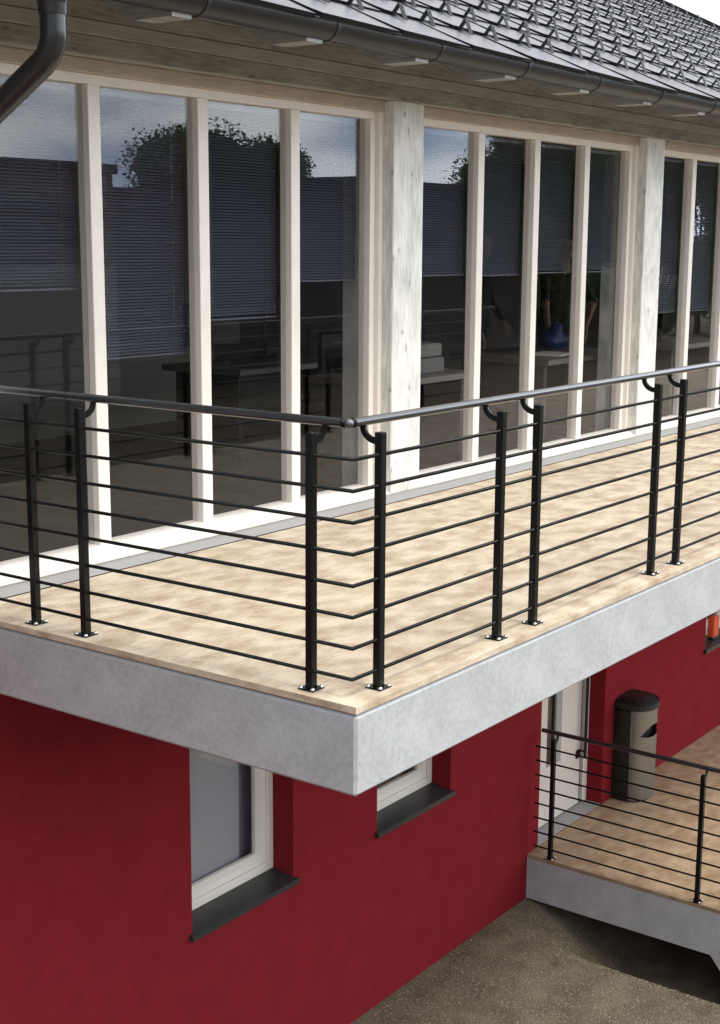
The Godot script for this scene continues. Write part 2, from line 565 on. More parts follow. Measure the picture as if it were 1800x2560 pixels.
func lower_window(x0: float, x1: float, y0: float, y1: float, with_roller := true):
	var w := part("window", house)
	var zo := WALL - 0.155      # outer face of the frame
	# outer frame, four pieces butted
	var fw := 0.055
	var b := MB.new()
	b.box(Vector3(x0, y0 + 0.012, zo - 0.07), Vector3(x1, y0 + 0.012 + fw, zo), 0.004)
	b.box(Vector3(x0, y1 - fw, zo - 0.07), Vector3(x1, y1, zo), 0.004)
	b.box(Vector3(x0, y0 + 0.0125 + fw, zo - 0.07), Vector3(x0 + fw, y1 - fw - 0.0005, zo), 0.004)
	b.box(Vector3(x1 - fw, y0 + 0.0125 + fw, zo - 0.07), Vector3(x1, y1 - fw - 0.0005, zo), 0.004)
	mi("frame", b.done(), M.white_frame, w)
	var s := MB.new()
	var sw := 0.062
	var xa := x0 + fw + 0.003
	var xb := x1 - fw - 0.003
	var ya := y0 + 0.012 + fw + 0.003
	var yb := y1 - fw - 0.003
	var zs := zo - 0.012
	# mitred sash with a sloped inner lip
	for k in 4:
		var cs := [Vector2(xa, ya), Vector2(xb, ya), Vector2(xb, yb), Vector2(xa, yb)]
		var ins := [Vector2(sw, sw), Vector2(-sw, sw), Vector2(-sw, -sw), Vector2(sw, -sw)]
		var p: Vector2 = cs[k]
		var q: Vector2 = cs[(k + 1) % 4]
		var pi: Vector2 = p + ins[k] * 0.66
		var qi: Vector2 = q + ins[(k + 1) % 4] * 0.66
		var pj: Vector2 = p + ins[k]
		var qj: Vector2 = q + ins[(k + 1) % 4]
		var f := func(v: Vector2, z: float): return Vector3(v.x, v.y, z)
		s.quad(f.call(p, zs), f.call(q, zs), f.call(qi, zs), f.call(pi, zs))
		s.quad(f.call(pi, zs), f.call(qi, zs), f.call(qj, zs - 0.032), f.call(pj, zs - 0.032))
		s.quad(f.call(pj, zs - 0.032), f.call(qj, zs - 0.032), f.call(qj, zs - 0.06), f.call(pj, zs - 0.06))
		s.quad(f.call(p, zs - 0.06), f.call(q, zs - 0.06), f.call(q, zs), f.call(p, zs))
		s.quad(f.call(q, zs - 0.06), f.call(p, zs - 0.06), f.call(pj, zs - 0.06), f.call(qj, zs - 0.06))
	mi("sash", s.done(), M.white_sash, w)
	bx("pane", Vector3(xa + sw - 0.01, ya + sw - 0.01, zs - 0.045), Vector3(xb - sw + 0.01, yb - sw + 0.01, zs - 0.039), M.glass, w)
	if with_roller:
		bx("roller_blind", Vector3(xa + 0.05, ya + 0.02, zs - 0.105), Vector3(xb - 0.13, yb - 0.01, zs - 0.102), M.roller, w)
		bx("curtain", Vector3(xb - 0.16, ya + 0.02, zs - 0.135), Vector3(xb + 0.05, yb - 0.01, zs - 0.13), M.curtain, w)
	# dark metal sill with a turned-down lip and side upstands
	var sl := MB.new()
	var zi := zo
	sl.prism(PackedVector2Array([Vector2(zi, y0 + 0.013), Vector2(WALL + 0.03, y0 - 0.012), Vector2(WALL + 0.03, y0 - 0.045), Vector2(WALL + 0.026, y0 - 0.045), Vector2(WALL + 0.026, y0 - 0.015), Vector2(WALL + 0.001, y0 - 0.0135), Vector2(WALL - 0.01, y0 - 0.06), Vector2(zi - 0.06, y0 - 0.06), Vector2(zi - 0.06, y0 + 0.011)]), x0 + 0.0005, x1 - 0.0005)
	sl.prism(PackedVector2Array([Vector2(WALL + 0.001, y0 - 0.011), Vector2(WALL + 0.0305, y0 - 0.0135), Vector2(WALL + 0.0305, y0 - 0.046), Vector2(WALL + 0.001, y0 - 0.046)]), x0 - 0.024, x0 + 0.0003)
	sl.prism(PackedVector2Array([Vector2(WALL + 0.001, y0 - 0.011), Vector2(WALL + 0.0305, y0 - 0.0135), Vector2(WALL + 0.0305, y0 - 0.046), Vector2(WALL + 0.001, y0 - 0.046)]), x1 - 0.0003, x1 + 0.024)
	mi("sill", sl.done(), M.sill_dark, w)
	# dark box of the room behind
	var r := MB.new()
	var zr := zs - 1.2
	r.quad(Vector3(x0 - .3, y0 - .3, zr), Vector3(x1 + .3, y0 - .3, zr), Vector3(x1 + .3, y1 + .2, zr), Vector3(x0 - .3, y1 + .2, zr))
	r.quad(Vector3(x0 - .3, y0 - .3, WALL - .3), Vector3(x1 + .3, y0 - .3, WALL - .3), Vector3(x1 + .3, y0 - .3, zr), Vector3(x0 - .3, y0 - .3, zr))
	r.quad(Vector3(x0 - .3, y1 + .2, zr), Vector3(x1 + .3, y1 + .2, zr), Vector3(x1 + .3, y1 + .2, WALL - .3), Vector3(x0 - .3, y1 + .2, WALL - .3))
	r.quad(Vector3(x0 - .3, y0 - .3, WALL - .3), Vector3(x0 - .3, y0 - .3, zr), Vector3(x0 - .3, y1 + .2, zr), Vector3(x0 - .3, y1 + .2, WALL - .3))
	r.quad(Vector3(x1 + .3, y0 - .3, zr), Vector3(x1 + .3, y0 - .3, WALL - .3), Vector3(x1 + .3, y1 + .2, WALL - .3), Vector3(x1 + .3, y1 + .2, zr))
	mi("room_lining", r.done(), M.room_wall, w)

func build_lower_storey():
	var holes := [[1.45, 2.343, -2.21, -0.85], [3.213, 4.10, -2.21, -0.85], [5.40, 6.488, -3.04, -0.9], [8.575, 9.47, -2.21, -0.85]]
	var wall := mi("wall", wall_with_openings(-6.0, 14.3, -4.2, -0.02, WALL, WALL - 0.3, holes), M.red, house)
	wall.set_meta("label", "dark red rendered wall of the lower storey")
	for i in 4:
		if i == 2: continue
		lower_window(holes[i][0], holes[i][1], -2.144, holes[i][3], i != 1)
	# door
	var d := part("door", house)
	var zd := WALL - 0.152
	bx("frame", Vector3(5.401, -3.03, zd - 0.08), Vector3(5.47, -0.91, zd + 0.012), M.white_frame, d, 0.004)
	bx("frame", Vector3(6.415, -3.03, zd - 0.08), Vector3(6.487, -0.91, zd + 0.012), M.white_frame, d, 0.004)
	var leaf := MB.new()
	leaf.box(Vector3(5.473, -3.022, zd - 0.05), Vector3(5.78, -0.95, zd), 0.003)
	leaf.box(Vector3(6.02, -3.022, zd - 0.05), Vector3(6.365, -0.95, zd), 0.003)
	leaf.box(Vector3(5.7805, -3.022, zd - 0.05), Vector3(6.0195, -2.54, zd), 0.003)
	mi("leaf", leaf.done(), M.door, d)
	bx("glass_strip", Vector3(5.78, -2.54, zd - 0.03), Vector3(6.02, -0.95, zd - 0.024), M.glass, d)
	bx("glass_backing", Vector3(5.76, -2.56, zd - 0.12), Vector3(6.04, -0.95, zd - 0.1), M.far_window, d)
	bx("glazing_bar", Vector3(5.93, -2.535, zd - 0.022), Vector3(6.018, -0.95, zd - 0.004), M.riser, d)
	bx("closing_edge", Vector3(6.372, -3.022, zd - 0.05), Vector3(6.412, -0.95, zd - 0.02), M.sill_dark, d)
	var h := MB.new()
	h.tube([Vector3(6.352, -2.6, zd + 0.055), Vector3(6.352, -1.4, zd + 0.055)], 0.013, 12)
	h.tube([Vector3(6.352, -2.55, zd + 0.055), Vector3(6.352, -2.55, zd - 0.001)], 0.009, 8)
	h.tube([Vector3(6.352, -1.5, zd + 0.055), Vector3(6.352, -1.5, zd - 0.001)], 0.009, 8)
	mi("pull_handle", h.done(), M.gutter, d)
	bx("lock_plate", Vector3(6.285, -2.605, zd - 0.0005), Vector3(6.345, -2.535, zd + 0.012), M.gutter, d, 0.003)
	bx("threshold", Vector3(5.401, -3.1, WALL - 0.3), Vector3(6.487, -3.032, WALL - 0.004), M.riser, d)

func column_x(i: int) -> float: return -3.735 + P * i

func build_upper_storey():
	# facade bays: columns, casing, frames with mullions and panes, sill
	for i in 6:
		var x := column_x(i)
		bx("column", Vector3(x, 0.062, -2.46), Vector3(x + 0.33, 2.496, -2.24), M.column, house, 0.006)
	for i in 5:
		var x := column_x(i)
		var w := part("tall_window", house)
		var L := x + 0.33
		var Rr := x + P
		var z0 := -2.345
		# casing
		bx("casing", Vector3(L + 0.001, 2.43, -2.42), Vector3(Rr - 0.001, 2.4955, -2.312), M.casing, w, 0.002)
		bx("casing", Vector3(L + 0.001, 0.1, -2.42), Vector3(L + 0.055, 2.4295, -2.315), M.frame, w, 0.002)
		bx("casing", Vector3(Rr - 0.044, 0.1, -2.42), Vector3(Rr - 0.001, 2.4295, -2.315), M.frame, w, 0.002)
		# frame
		bx("frame", Vector3(L + 0.0555, 2.384, -2.43), Vector3(Rr - 0.0445, 2.4295, z0), M.frame, w, 0.002)
		bx("frame", Vector3(L + 0.0555, 0.11, -2.43), Vector3(L + 0.131, 2.3835, z0), M.frame, w, 0.002)
		bx("frame", Vector3(Rr - 0.098, 0.11, -2.43), Vector3(Rr - 0.0445, 2.3835, z0), M.frame, w, 0.002)
		for k in 3:
			var m: float = x + 1.232 + 0.772 * k
			bx("mullion", Vector3(m - 0.08, 0.11, -2.43), Vector3(m, 2.3835, z0), M.frame, w, 0.003)
		for k in 4:
			var a: float = x + 0.461 + 0.772 * k - (0.001 if k == 0 else 0.0)
			var b: float = x + 1.152 + 0.772 * k - (0.003 if k == 3 else 0.0)
			var pn := MB.new()
			var hw := (b - a) / 2
			pn.box(Vector3(-hw, -1.1365, -0.003), Vector3(hw, 1.1365, 0.003))
			var po := mi("pane", pn.done(), M.glass, w)
			po.position = Vector3(a + hw, 1.2515, -2.389)
			po.rotation = Vector3(rng.randf_range(-0.0012, 0.0012), rng.randf_range(-0.0022, 0.0022), 0)
		var s := MB.new()
		s.prism(PackedVector2Array([Vector2(-2.44, 0.064), Vector2(-2.241, 0.064), Vector2(-2.241, 0.072), Vector2(-2.29, 0.098), Vector2(-2.292, 0.101), Vector2(-2.343, 0.122), Vector2(-2.44, 0.124)]), L + 0.0005, Rr - 0.0005)
		mi("sill", s.done(), M.sill, w)
	bx("floor_edge", Vector3(-6, 0.0045, -2.46), Vector3(14.3, 0.0615, -2.248), M.riser, house)
	# beam of glued boards over the columns
	var ys := [2.497, 2.59, 2.66, 2.75, 2.84, 2.95]
	for k in 5:
		var zz: float = [-2.236, -2.233, -2.237, -2.234, -2.236][k]
		bx("beam_board", Vector3(-6, ys[k], -2.44), Vector3(14.3, ys[k + 1] - 0.002, zz), M.beam if k != 1 else M.beam_b, house, 0.003)
	# room
	bx("room_floor", Vector3(-6, -0.32, -6.3), Vector3(14.3, 0.0035, -2.461), M.carpet, house)
	bx("room_wall", Vector3(-6, 0.004, -6.4), Vector3(6.2, 2.95, -6.3), M.room_wall, house)
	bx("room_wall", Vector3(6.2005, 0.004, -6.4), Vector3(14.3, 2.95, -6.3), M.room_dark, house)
	bx("room_wall", Vector3(-6.1, -0.32, -6.4), Vector3(-6.001, 2.95, -2.3), M.room_wall, house)
	bx("room_wall", Vector3(14.301, -0.32, -6.4), Vector3(14.4, 2.95, -2.3), M.room_wall, house)
	bx("room_ceiling", Vector3(-6, 2.62, -6.299), Vector3(14.3, 2.7, -2.445), M.room_ceiling, house)
	# interior posts seen through the panes right of each bay
	for i in range(2, 5):
		var x := column_x(i)
		bx("inner_post", Vector3(x - 0.04, 0.004, -2.60), Vector3(x + 0.3, 2.619, -2.475), M.inner_post, house, 0.004)
	# back and side walls of the building
	bx("back_wall", Vector3(-6, -4.2, -10.3), Vector3(14.3, 2.95, -10.0), M.red, house)
	bx("side_wall", Vector3(-6.3, -4.2, -10.3), Vector3(-6.101, 2.95, -2.5), M.red, house)
	bx("side_wall", Vector3(14.401, -4.2, -10.3), Vector3(14.6, 2.95, -2.5), M.red, house)

func tile_mesh(w: float, l: float) -> ArrayMesh:
	# local: x along the eave, y off the roof, z down the slope; origin at the upper left corner
	var b := MB.new()
	var cut := 0.05
	var A := Vector3(0.004, 0.003, 0)
	var B := Vector3(w - 0.002, 0.001, 0)
	var C := Vector3(w - 0.002, 0.013, l)
	var D := Vector3(0.03, 0.024, l)
	var E := Vector3(0.004, 0.022, l - cut)
	for q in [[A, E, D], [A, D, C], [A, C, B]]:
		b.face(q, Vector3(w / 2, -1, l / 2))
	return b.done()

func tile_side_mesh(w: float, l: float) -> ArrayMesh:
	var b := MB.new()
	var cut := 0.05
	var dn := Vector3(0, -0.022, 0)
	var A := Vector3(0.004, 0.003, 0)
	var C := Vector3(w - 0.002, 0.013, l)
	var D := Vector3(0.03, 0.024, l)
	var E := Vector3(0.004, 0.022, l - cut)
	var ins := Vector3(w / 2, 0, l / 2)
	b.face([A, E, E + dn, A + dn], ins)
	b.face([E, D, D + dn, E + dn], ins)
	b.face([D, C, C + dn, D + dn], ins)
	return b.done()

func hook_mesh() -> ArrayMesh:
	# snow hook: foot strip lying down the slope with a bent-up triangle on it
	var b := MB.new()
	var w := 0.019
	b.box(Vector3(-w * 0.8, 0, -0.03), Vector3(w * 0.8, 0.002, 0.095), 0.0)
	var legs := [[Vector3(0, 0.001, 0.004), Vector3(0, 0.064, 0.022)], [Vector3(0, 0.064, 0.022), Vector3(0, 0.001, 0.092)]]
	for l in legs:
		var p: Vector3 = l[0]
		var q: Vector3 = l[1]
		var d := (q - p).normalized()
		var nn := Vector3(1, 0, 0).cross(d).normalized() * 0.0016
		var ins := (p + q) / 2
		var o := [p - Vector3(w, 0, 0), p + Vector3(w, 0, 0), q + Vector3(w, 0, 0), q - Vector3(w, 0, 0)]
		b.face([o[0] + nn, o[1] + nn, o[2] + nn, o[3] + nn], ins)
		b.face([o[0] - nn, o[1] - nn, o[2] - nn, o[3] - nn], ins)
		for k in 4:
			b.face([o[k] + nn, o[(k + 1) % 4] + nn, o[(k + 1) % 4] - nn, o[k] - nn], ins)
		# pressed rib down the middle
		b.tube([p + (q - p) * 0.15, p + (q - p) * 0.88], 0.0035, 6)
	return b.done()

func merge_into(dst: MB, src: ArrayMesh, xf: Transform3D):
	var a := src.surface_get_arrays(0)
	var vs: PackedVector3Array = a[Mesh.ARRAY_VERTEX]
	var ns: PackedVector3Array = a[Mesh.ARRAY_NORMAL]
	for i in vs.size():
		dst.v.append(xf * vs[i]); dst.n.append(xf.basis * ns[i]); dst.t.append(Vector2.ZERO)

func build_roof():
	var roof := part("roof", house)
	var W := 0.656
	var E := 0.39
	var courses := 17
	var ridge := 0.02 + E * courses
	var bs := Basis(Vector3.RIGHT, Vector3(0, cos(PITCH), sin(PITCH)), Vector3(0, -sin(PITCH), cos(PITCH)))
	# boarding under the tiles, front and back slope, open soffit below
	var b := MB.new()
	var x0 := -6.4
	var th := 0.05
	var p := func(x: float, u: float, h: float): return roof_point(x, u, h)
	var ins := roof_point(4, ridge / 2, -0.03)
	var lo := -0.006
	b.face([p.call(x0, -0.0, lo), p.call(VERGE, -0.0, lo), p.call(VERGE, ridge, lo), p.call(x0, ridge, lo)], ins)
	b.face([p.call(x0, -0.0, lo - th), p.call(VERGE, -0.0, lo - th), p.call(VERGE, ridge, lo - th), p.call(x0, ridge, lo - th)], ins)
	b.face([p.call(x0, -0.0, lo), p.call(VERGE, -0.0, lo), p.call(VERGE, -0.0, lo - th), p.call(x0, -0.0, lo - th)], ins)
	b.face([p.call(x0, -0.0, lo), p.call(x0, ridge, lo), p.call(x0, ridge, lo - th), p.call(x0, -0.0, lo - th)], ins)
	b.face([p.call(VERGE, -0.0, lo), p.call(VERGE, ridge, lo), p.call(VERGE, ridge, lo - th), p.call(VERGE, -0.0, lo - th)], ins)
	mi("roof_boarding", b.done(), M.rafter, roof)
	var rp := roof_point(0, ridge, 0.02)
	var bk := MB.new()
	var back := [Vector3(x0, rp.y, rp.z - 0.01), Vector3(VERGE, rp.y, rp.z - 0.01), Vector3(VERGE, rp.y - 3.3 * tan(PITCH), rp.z - 3.3), Vector3(x0, rp.y - 3.3 * tan(PITCH), rp.z - 3.3)]
	bk.face(back, Vector3(4, 0, -7))
	for g in [-6.2, 14.5]:
		bk.face([Vector3(g, 2.951, -2.3), Vector3(g, 2.951, -10.2), Vector3(g, rp.y - 0.1, rp.z)], Vector3(4, 3, -6))
	mi("back_slope", bk.done(), M.tiles[0], roof)
	var tm := tile_mesh(W, E + 0.03)
	var sm := tile_side_mesh(W, E + 0.03)
	var hm := hook_mesh()
	var far_t := MB.new()
	var far_s := MB.new()
	var far_h := MB.new()
	var cam := Vector3(-3.93, 1.64, 2.9)
	var places := []
	for c in courses:
		var off := 2.041 + (0.328 if c % 2 == 1 else 0.0)
		for j in range(-14, 21):
			var x := off + W * j
			if x < x0 + 0.2 or x + W > VERGE + 0.25: continue
			var u: float = -0.02 + E * c
			var at := roof_point(x, u + E, 0.0)
			places.append([x, u, c, at.distance_to(cam) + (8.0 if x < -0.2 else 0.0)])
	places.sort_custom(func(a, q): return a[3] < q[3])
	for i in places.size():
		var q = places[i]
		var wob := rng.randf_range(-0.006, 0.006)
		var lb := bs * Basis(Vector3.UP, rng.randf_range(-0.004, 0.004)) * Basis(Vector3.RIGHT, rng.randf_range(-0.006, 0.006))
		var xf := Transform3D(lb, roof_point(q[0] + wob, q[1] + E + 0.03, 0.0))
		if i < 150:
			var tl := mi("roof_tile", tm, M.tiles[rng.randi() % 4], roof)
			tl.transform = xf
			var sd := mi("tile_edge", sm, M.tile_side, roof)
			sd.transform = xf
		else:
			merge_into(far_t, tm, xf)
			merge_into(far_s, sm, xf)
		if q[2] < courses - 1:
			for k in 2:
				var hx: float = q[0] + 0.33 + [0.09, 0.36][k]
				if hx > VERGE - 0.15: continue
				var hf := Transform3D(bs * Basis(Vector3.UP, rng.randf_range(-0.05, 0.05)), roof_point(hx + rng.randf_range(-0.006, 0.006), q[1] + E - 0.008, 0.014))
				if i < 150:
					var hk := mi("snow_hook", hm, M.hook, roof)
					hk.transform = hf
				else:
					merge_into(far_h, hm, hf)
	for q in [["far_tile", far_t, M.tiles[1]], ["far_tile_edge", far_s, M.tile_side], ["far_snow_hook", far_h, M.hook]]:
		var o := mi(q[0], q[1].done(), q[2], roof)
		o.set_meta("kind", "stuff")
	# verge flashing and ridge cap
	var vg := MB.new()
	for q in [[VERGE - 0.02, VERGE + 0.05]]:
		vg.face([p.call(q[0], -0.05, 0.05), p.call(q[1], -0.05, 0.05), p.call(q[1], ridge, 0.05), p.call(q[0], ridge, 0.05)], ins)
		vg.face([p.call(q[1], -0.05, 0.05), p.call(q[1], ridge, 0.05), p.call(q[1], ridge, -0.16), p.call(q[1], -0.05, -0.16)], ins)
		vg.face([p.call(q[0], -0.05, 0.05), p.call(q[0], ridge, 0.05), p.call(q[0], ridge, -0.005), p.call(q[0], -0.05, -0.005)], Vector3(20, 3, -4))
	mi("verge_flashing", vg.done(), M.gutter, roof)
	var rc := MB.new()
	rc.tube([Vector3(x0, rp.y - 0.02, rp.z), Vector3(VERGE, rp.y - 0.02, rp.z)], 0.07, 10)
	mi("ridge_cap", rc.done(), M.gutter, roof)
	# rafters with a level and a plumb cut at the tail
	var t := tan(PITCH)
	for i in range(-7, 17):
		var x: float = 0.527 + 0.8895 * i
		if x > 14.3: break
		var r := MB.new()
		var zt := -1.352
		var top := func(z: float): return EAVE.y + (EAVE.z - z) * t - 0.066
		var bot := func(z: float): return 2.554 + (-1.567 - z) * t
		r.prism(PackedVector2Array([Vector2(zt, 2.554), Vector2(zt, top.call(zt)), Vector2(-2.6, top.call(-2.6)), Vector2(-2.6, bot.call(-2.6)), Vector2(-1.567, 2.554)]), x, x + 0.118)
		mi("rafter", r.done(), M.rafter, house)
	# gutter
	var g := part("gutter", house)
	var gm := MB.new()
	var gc := Vector2(-1.362, 2.650)
	var R := 0.080
	var N := 18
	for k in N:
		var a0 := PI + PI * k / N
		var a1 := PI + PI * (k + 1) / N
		for lay in 2:
			var rr: float = R if lay == 0 else R - 0.004
			var q0 := Vector3(0, gc.y + sin(a0) * rr, gc.x + cos(a0) * rr)
			var q1 := Vector3(0, gc.y + sin(a1) * rr, gc.x + cos(a1) * rr)
			var n0 := Vector3(0, sin(a0), cos(a0)) * (1 if lay == 0 else -1)
			var n1 := Vector3(0, sin(a1), cos(a1)) * (1 if lay == 0 else -1)
			var l := Vector3(-6.5, 0, 0)
			var h := Vector3(14.75, 0, 0)
			if lay == 0:
				gm.tri(q0 + l, q0 + h, q1 + h, n0, n0, n1); gm.tri(q0 + l, q1 + h, q1 + l, n0, n1, n1)
			else:
				gm.tri(q0 + h, q0 + l, q1 + l, n0, n0, n1); gm.tri(q0 + h, q1 + l, q1 + h, n0, n1, n1)
	gm.tube([Vector3(-6.5, gc.y + 0.002, gc.x + R + 0.004), Vector3(14.75, gc.y + 0.002, gc.x + R + 0.003)], 0.006, 8)
	mi("trough", gm.done(), M.gutter, g)
	for i in range(-7, 17):
		var x: float = 0.685 + 0.8895 * i
		var st := MB.new()
		for k in N + 1:
			pass
		var ring := []
		for k in range(0, N + 1):
			var a := PI + PI * k / N
			ring.append(Vector3(x, gc.y + sin(a) * (R + 0.0035), gc.x + cos(a) * (R + 0.0035)))
		for k in N:
			var n0: Vector3 = (ring[k] - Vector3(x, gc.y, gc.x)).normalized()
			var n1: Vector3 = (ring[k + 1] - Vector3(x, gc.y, gc.x)).normalized()
			var hw := Vector3(0.011, 0, 0)
			st.tri(ring[k] - hw, ring[k] + hw, ring[k + 1] + hw, n0, n0, n1)
			st.tri(ring[k] - hw, ring[k + 1] + hw, ring[k + 1] - hw, n0, n1, n1)
			for s in [-1.0, 1.0]:
				st.face([ring[k] + hw * s, ring[k + 1] + hw * s, ring[k + 1] * 1.0 + hw * s - n1 * 0.005, ring[k] + hw * s - n0 * 0.005], Vector3(x, gc.y, gc.x) - hw * s * 0)
		mi("strap", st.done(), M.rubber, g)
	# downpipe with swan neck back to the wall
	var dp := part("downpipe", house)
	var path := [Vector3(-0.107, 2.575, -1.362), Vector3(-0.107, 2.42, -1.362)]
	var bend := 0.13
	var e1 := deg_to_rad(61)
	for k in range(1, 9):
		var a := e1 * k / 8
		path.append(Vector3(-0.107, 2.42 - bend * sin(a), -1.362 - bend * (1 - cos(a))))
	var dir := Vector3(0, -cos(e1), -sin(e1))
	var endp: Vector3 = path[-1]
	var reach: float = (endp.z + 2.08) / sin(e1)
	path.append(endp + dir * reach)
	var e: Vector3 = path[-1]
	for k in range(1, 7):
		var a := e1 * (1.0 - float(k) / 6)
		path.append(path[-1] + Vector3(0, -cos(a), -sin(a)) * 0.022)
	var last: Vector3 = path[-1]
	path.append(Vector3(last.x, 0.02, last.z))
	var pm := MB.new()
	pm.tube(path, 0.050, 24)
	mi("pipe", pm.done(), M.pipe, dp)
	var cl := MB.new()
	cl.lathe(Vector3(-0.107, 2.478, -1.362), [Vector2(0.050, 0), Vector2(0.0545, 0.002), Vector2(0.0545, 0.04), Vector2(0.059, 0.044), Vector2(0.064, 0.085), Vector2(0.066, 0.105)], 24)
	mi("socket", cl.done(), M.pipe, dp)

# ---------------------------------------------------------------- balcony, terrace, railings
func rail_post(parent: Node3D, at: Vector3, inward: Vector3, top: float, arm: float):
	# square tube post on a bolted foot plate, with a curved arm that carries the handrail inboard of it
	var p := part("post", parent, at)
	bx("tube", Vector3(-0.0165, 0.006, -0.0165), Vector3(0.0165, top, 0.0165), M.black, p, 0.0025)
	bx("foot_plate", Vector3(-0.036, 0.0005, -0.036), Vector3(0.036, 0.0065, 0.036), M.black, p, 0.0015)
	for k in [[1, 1], [1, -1], [-1, 1], [-1, -1]]:
		var b := MB.new()
		b.lathe(Vector3(k[0] * 0.0275, 0.0066, k[1] * 0.0275), [Vector2(0.0085, 0), Vector2(0.0085, 0.002), Vector2(0.0075, 0.0055), Vector2(0.0045, 0.008), Vector2(0.0, 0.0088)], 12)
		mi("bolt", b.done(), M.bolt, p)
	# arm: flat bar bent through a quarter circle
	var side := Vector3.UP.cross(inward)
	var y0 := top - 0.034
	var y1 := 1.0 - 0.014
	var s := MB.new()
	var N := 8
	var line := []
	for k in N + 1:
		var a := PI / 2 * k / N
		line.append(inward * (0.0165 + (arm - 0.0165) * sin(a)) + Vector3.UP * (y0 + (y1 - y0) * (1 - cos(a))))
	var h := side * 0.0055
	for k in N:
		var q := []
		for m in [k, k + 1]:
			var tg: Vector3 = (line[min(m + 1, N)] - line[max(m - 1, 0)]).normalized()
			var nn := side.cross(tg).normalized() * 0.0115
			q.append([line[m] + nn, line[m] - nn])
		var ins: Vector3 = (line[k] + line[k + 1]) / 2
		s.face([q[0][0] + h, q[0][1] + h, q[1][1] + h, q[1][0] + h], ins)
		s.face([q[0][0] - h, q[0][1] - h, q[1][1] - h, q[1][0] - h], ins)
		s.face([q[0][0] + h, q[0][0] - h, q[1][0] - h, q[1][0] + h], ins)
		s.face([q[0][1] + h, q[0][1] - h, q[1][1] - h, q[1][1] + h], ins)
	mi("arm", s.done(), M.black, p)

const RODS := [0.072, 0.189, 0.306, 0.423, 0.540, 0.656, 0.771, 0.885]

func build_balcony():
	var t := thing("balcony", "cantilevered balcony of pale concrete topped with a tan board floor", "balcony")
	var s := MB.new()
	# slab with small chamfers on the visible arrises
	s.box(Vector3(0.002, -0.345, -2.199), Vector3(14.2, -0.0365, -0.002), 0.011)
	mi("concrete_slab", s.done(), M.concrete, t)
	var d := MB.new()
	d.box(Vector3(0, -0.0285, -2.247), Vector3(14.2, 0.0, 0), 0.0012)
	mi("floor_board", d.done(), M.deck, t)
	bx("shadow_gap", Vector3(0.02, -0.0365, -2.19), Vector3(14.18, -0.0286, -0.02), M.rubber, t)

	var r := thing("balcony_railing", "black metal railing with round handrail and eight thin bars round the balcony corner", "railing")
	var o := 0.0728
	var hr := o + 0.079
	for s2 in [0.264, 1.481, 1.794]:
		rail_post(r, Vector3(o, 0, -s2), Vector3(1, 0, 0), 0.9668, 0.079)
	for s2 in [0.238, 1.094, 1.4, 2.602, 2.905, 4.107, 4.41, 5.61, 5.91, 7.11, 7.41]:
		rail_post(r, Vector3(s2, 0, -o), Vector3(0, 0, -1), 0.9668, 0.079)
	for y in RODS:
		var b := MB.new()
		b.tube([Vector3(o, y, -2.2), Vector3(o, y, -o), Vector3(8.6, y, -o)], 0.0073, 10)
		mi("rod", b.done(), M.black, r)
	# handrail: two pipes that meet at a ball
	var h := MB.new()
	h.tube([Vector3(hr, 1.0, -2.2), Vector3(hr, 1.0, -hr - 0.024)], 0.0168, 20)
	mi("handrail", h.done(), M.handrail, r)
	h = MB.new()
	h.tube([Vector3(hr + 0.024, 1.0, -hr), Vector3(8.6, 1.0, -hr)], 0.0168, 20)
	mi("handrail", h.done(), M.handrail, r)
	for q in [[Vector3(hr, 1, -hr - 0.03), Vector3(0, 0, 1)], [Vector3(hr + 0.03, 1, -hr), Vector3(-1, 0, 0)]]:
		var c := MB.new()
		c.lathe(q[0], [Vector2(0.0168, 0), Vector2(0.0182, 0.001), Vector2(0.0182, 0.012), Vector2(0.011, 0.0125), Vector2(0.009, 0.02)], 18, q[1])
		mi("collar", c.done(), M.black, r)
	var bl := MB.new()
	var pr := []
	for k in 13:
		var a := -PI / 2 + PI * k / 12
		pr.append(Vector2(cos(a) * 0.0185, sin(a) * 0.0185))
	bl.lathe(Vector3(hr, 1.0, -hr), pr, 20)
	mi("corner_ball", bl.done(), M.ball, r)
	# joint ring of the left pipe, between its two posts
	var jr := MB.new()
	jr.lathe(Vector3(hr, 1.0, -1.645), [Vector2(0.0168, 0), Vector2(0.0178, 0.0005), Vector2(0.0178, 0.0035), Vector2(0.0168, 0.004)], 18, Vector3(0, 0, 1))
	mi("joint_ring", jr.done(), M.hook, r)

func build_terrace():
	var t := thing("terrace", "lower concrete terrace with a wood coloured floor in front of the door", "terrace")
	var b := MB.new()
	b.prism(PackedVector2Array([Vector2(-2.1995, -3.07), Vector2(0.9, -3.07), Vector2(0.9, -4.1), Vector2(-0.10, -4.1), Vector2(-0.674, -3.404), Vector2(-2.1995, -3.404)]), 5.236, 13.0)
	mi("concrete_slab", b.done(), M.concrete, t)
	bx("floor_board", Vector3(5.235, -3.067, -2.1985), Vector3(13, -3.04, 0.9), M.deck_low, t, 0.0012)
	var r := thing("terrace_railing", "black metal railing with eight bars along the edge of the lower terrace", "railing")
	for z in [-2.015, -0.808, 0.4]:
		rail_post(r, Vector3(5.268, -3.04, z), Vector3(1, 0, 0), 0.9668, 0.06)
	for y in RODS:
		var q := MB.new()
		q.tube([Vector3(5.268, y - 3.04, -2.165), Vector3(5.268, y - 3.04, 0.86)], 0.0073, 8)
		mi("rod", q.done(), M.black, r)
	var h := MB.new()
	h.tube([Vector3(5.328, -2.04, -2.15), Vector3(5.328, -2.04, 0.86)], 0.0168, 16)
	mi("handrail", h.done(), M.handrail, r)

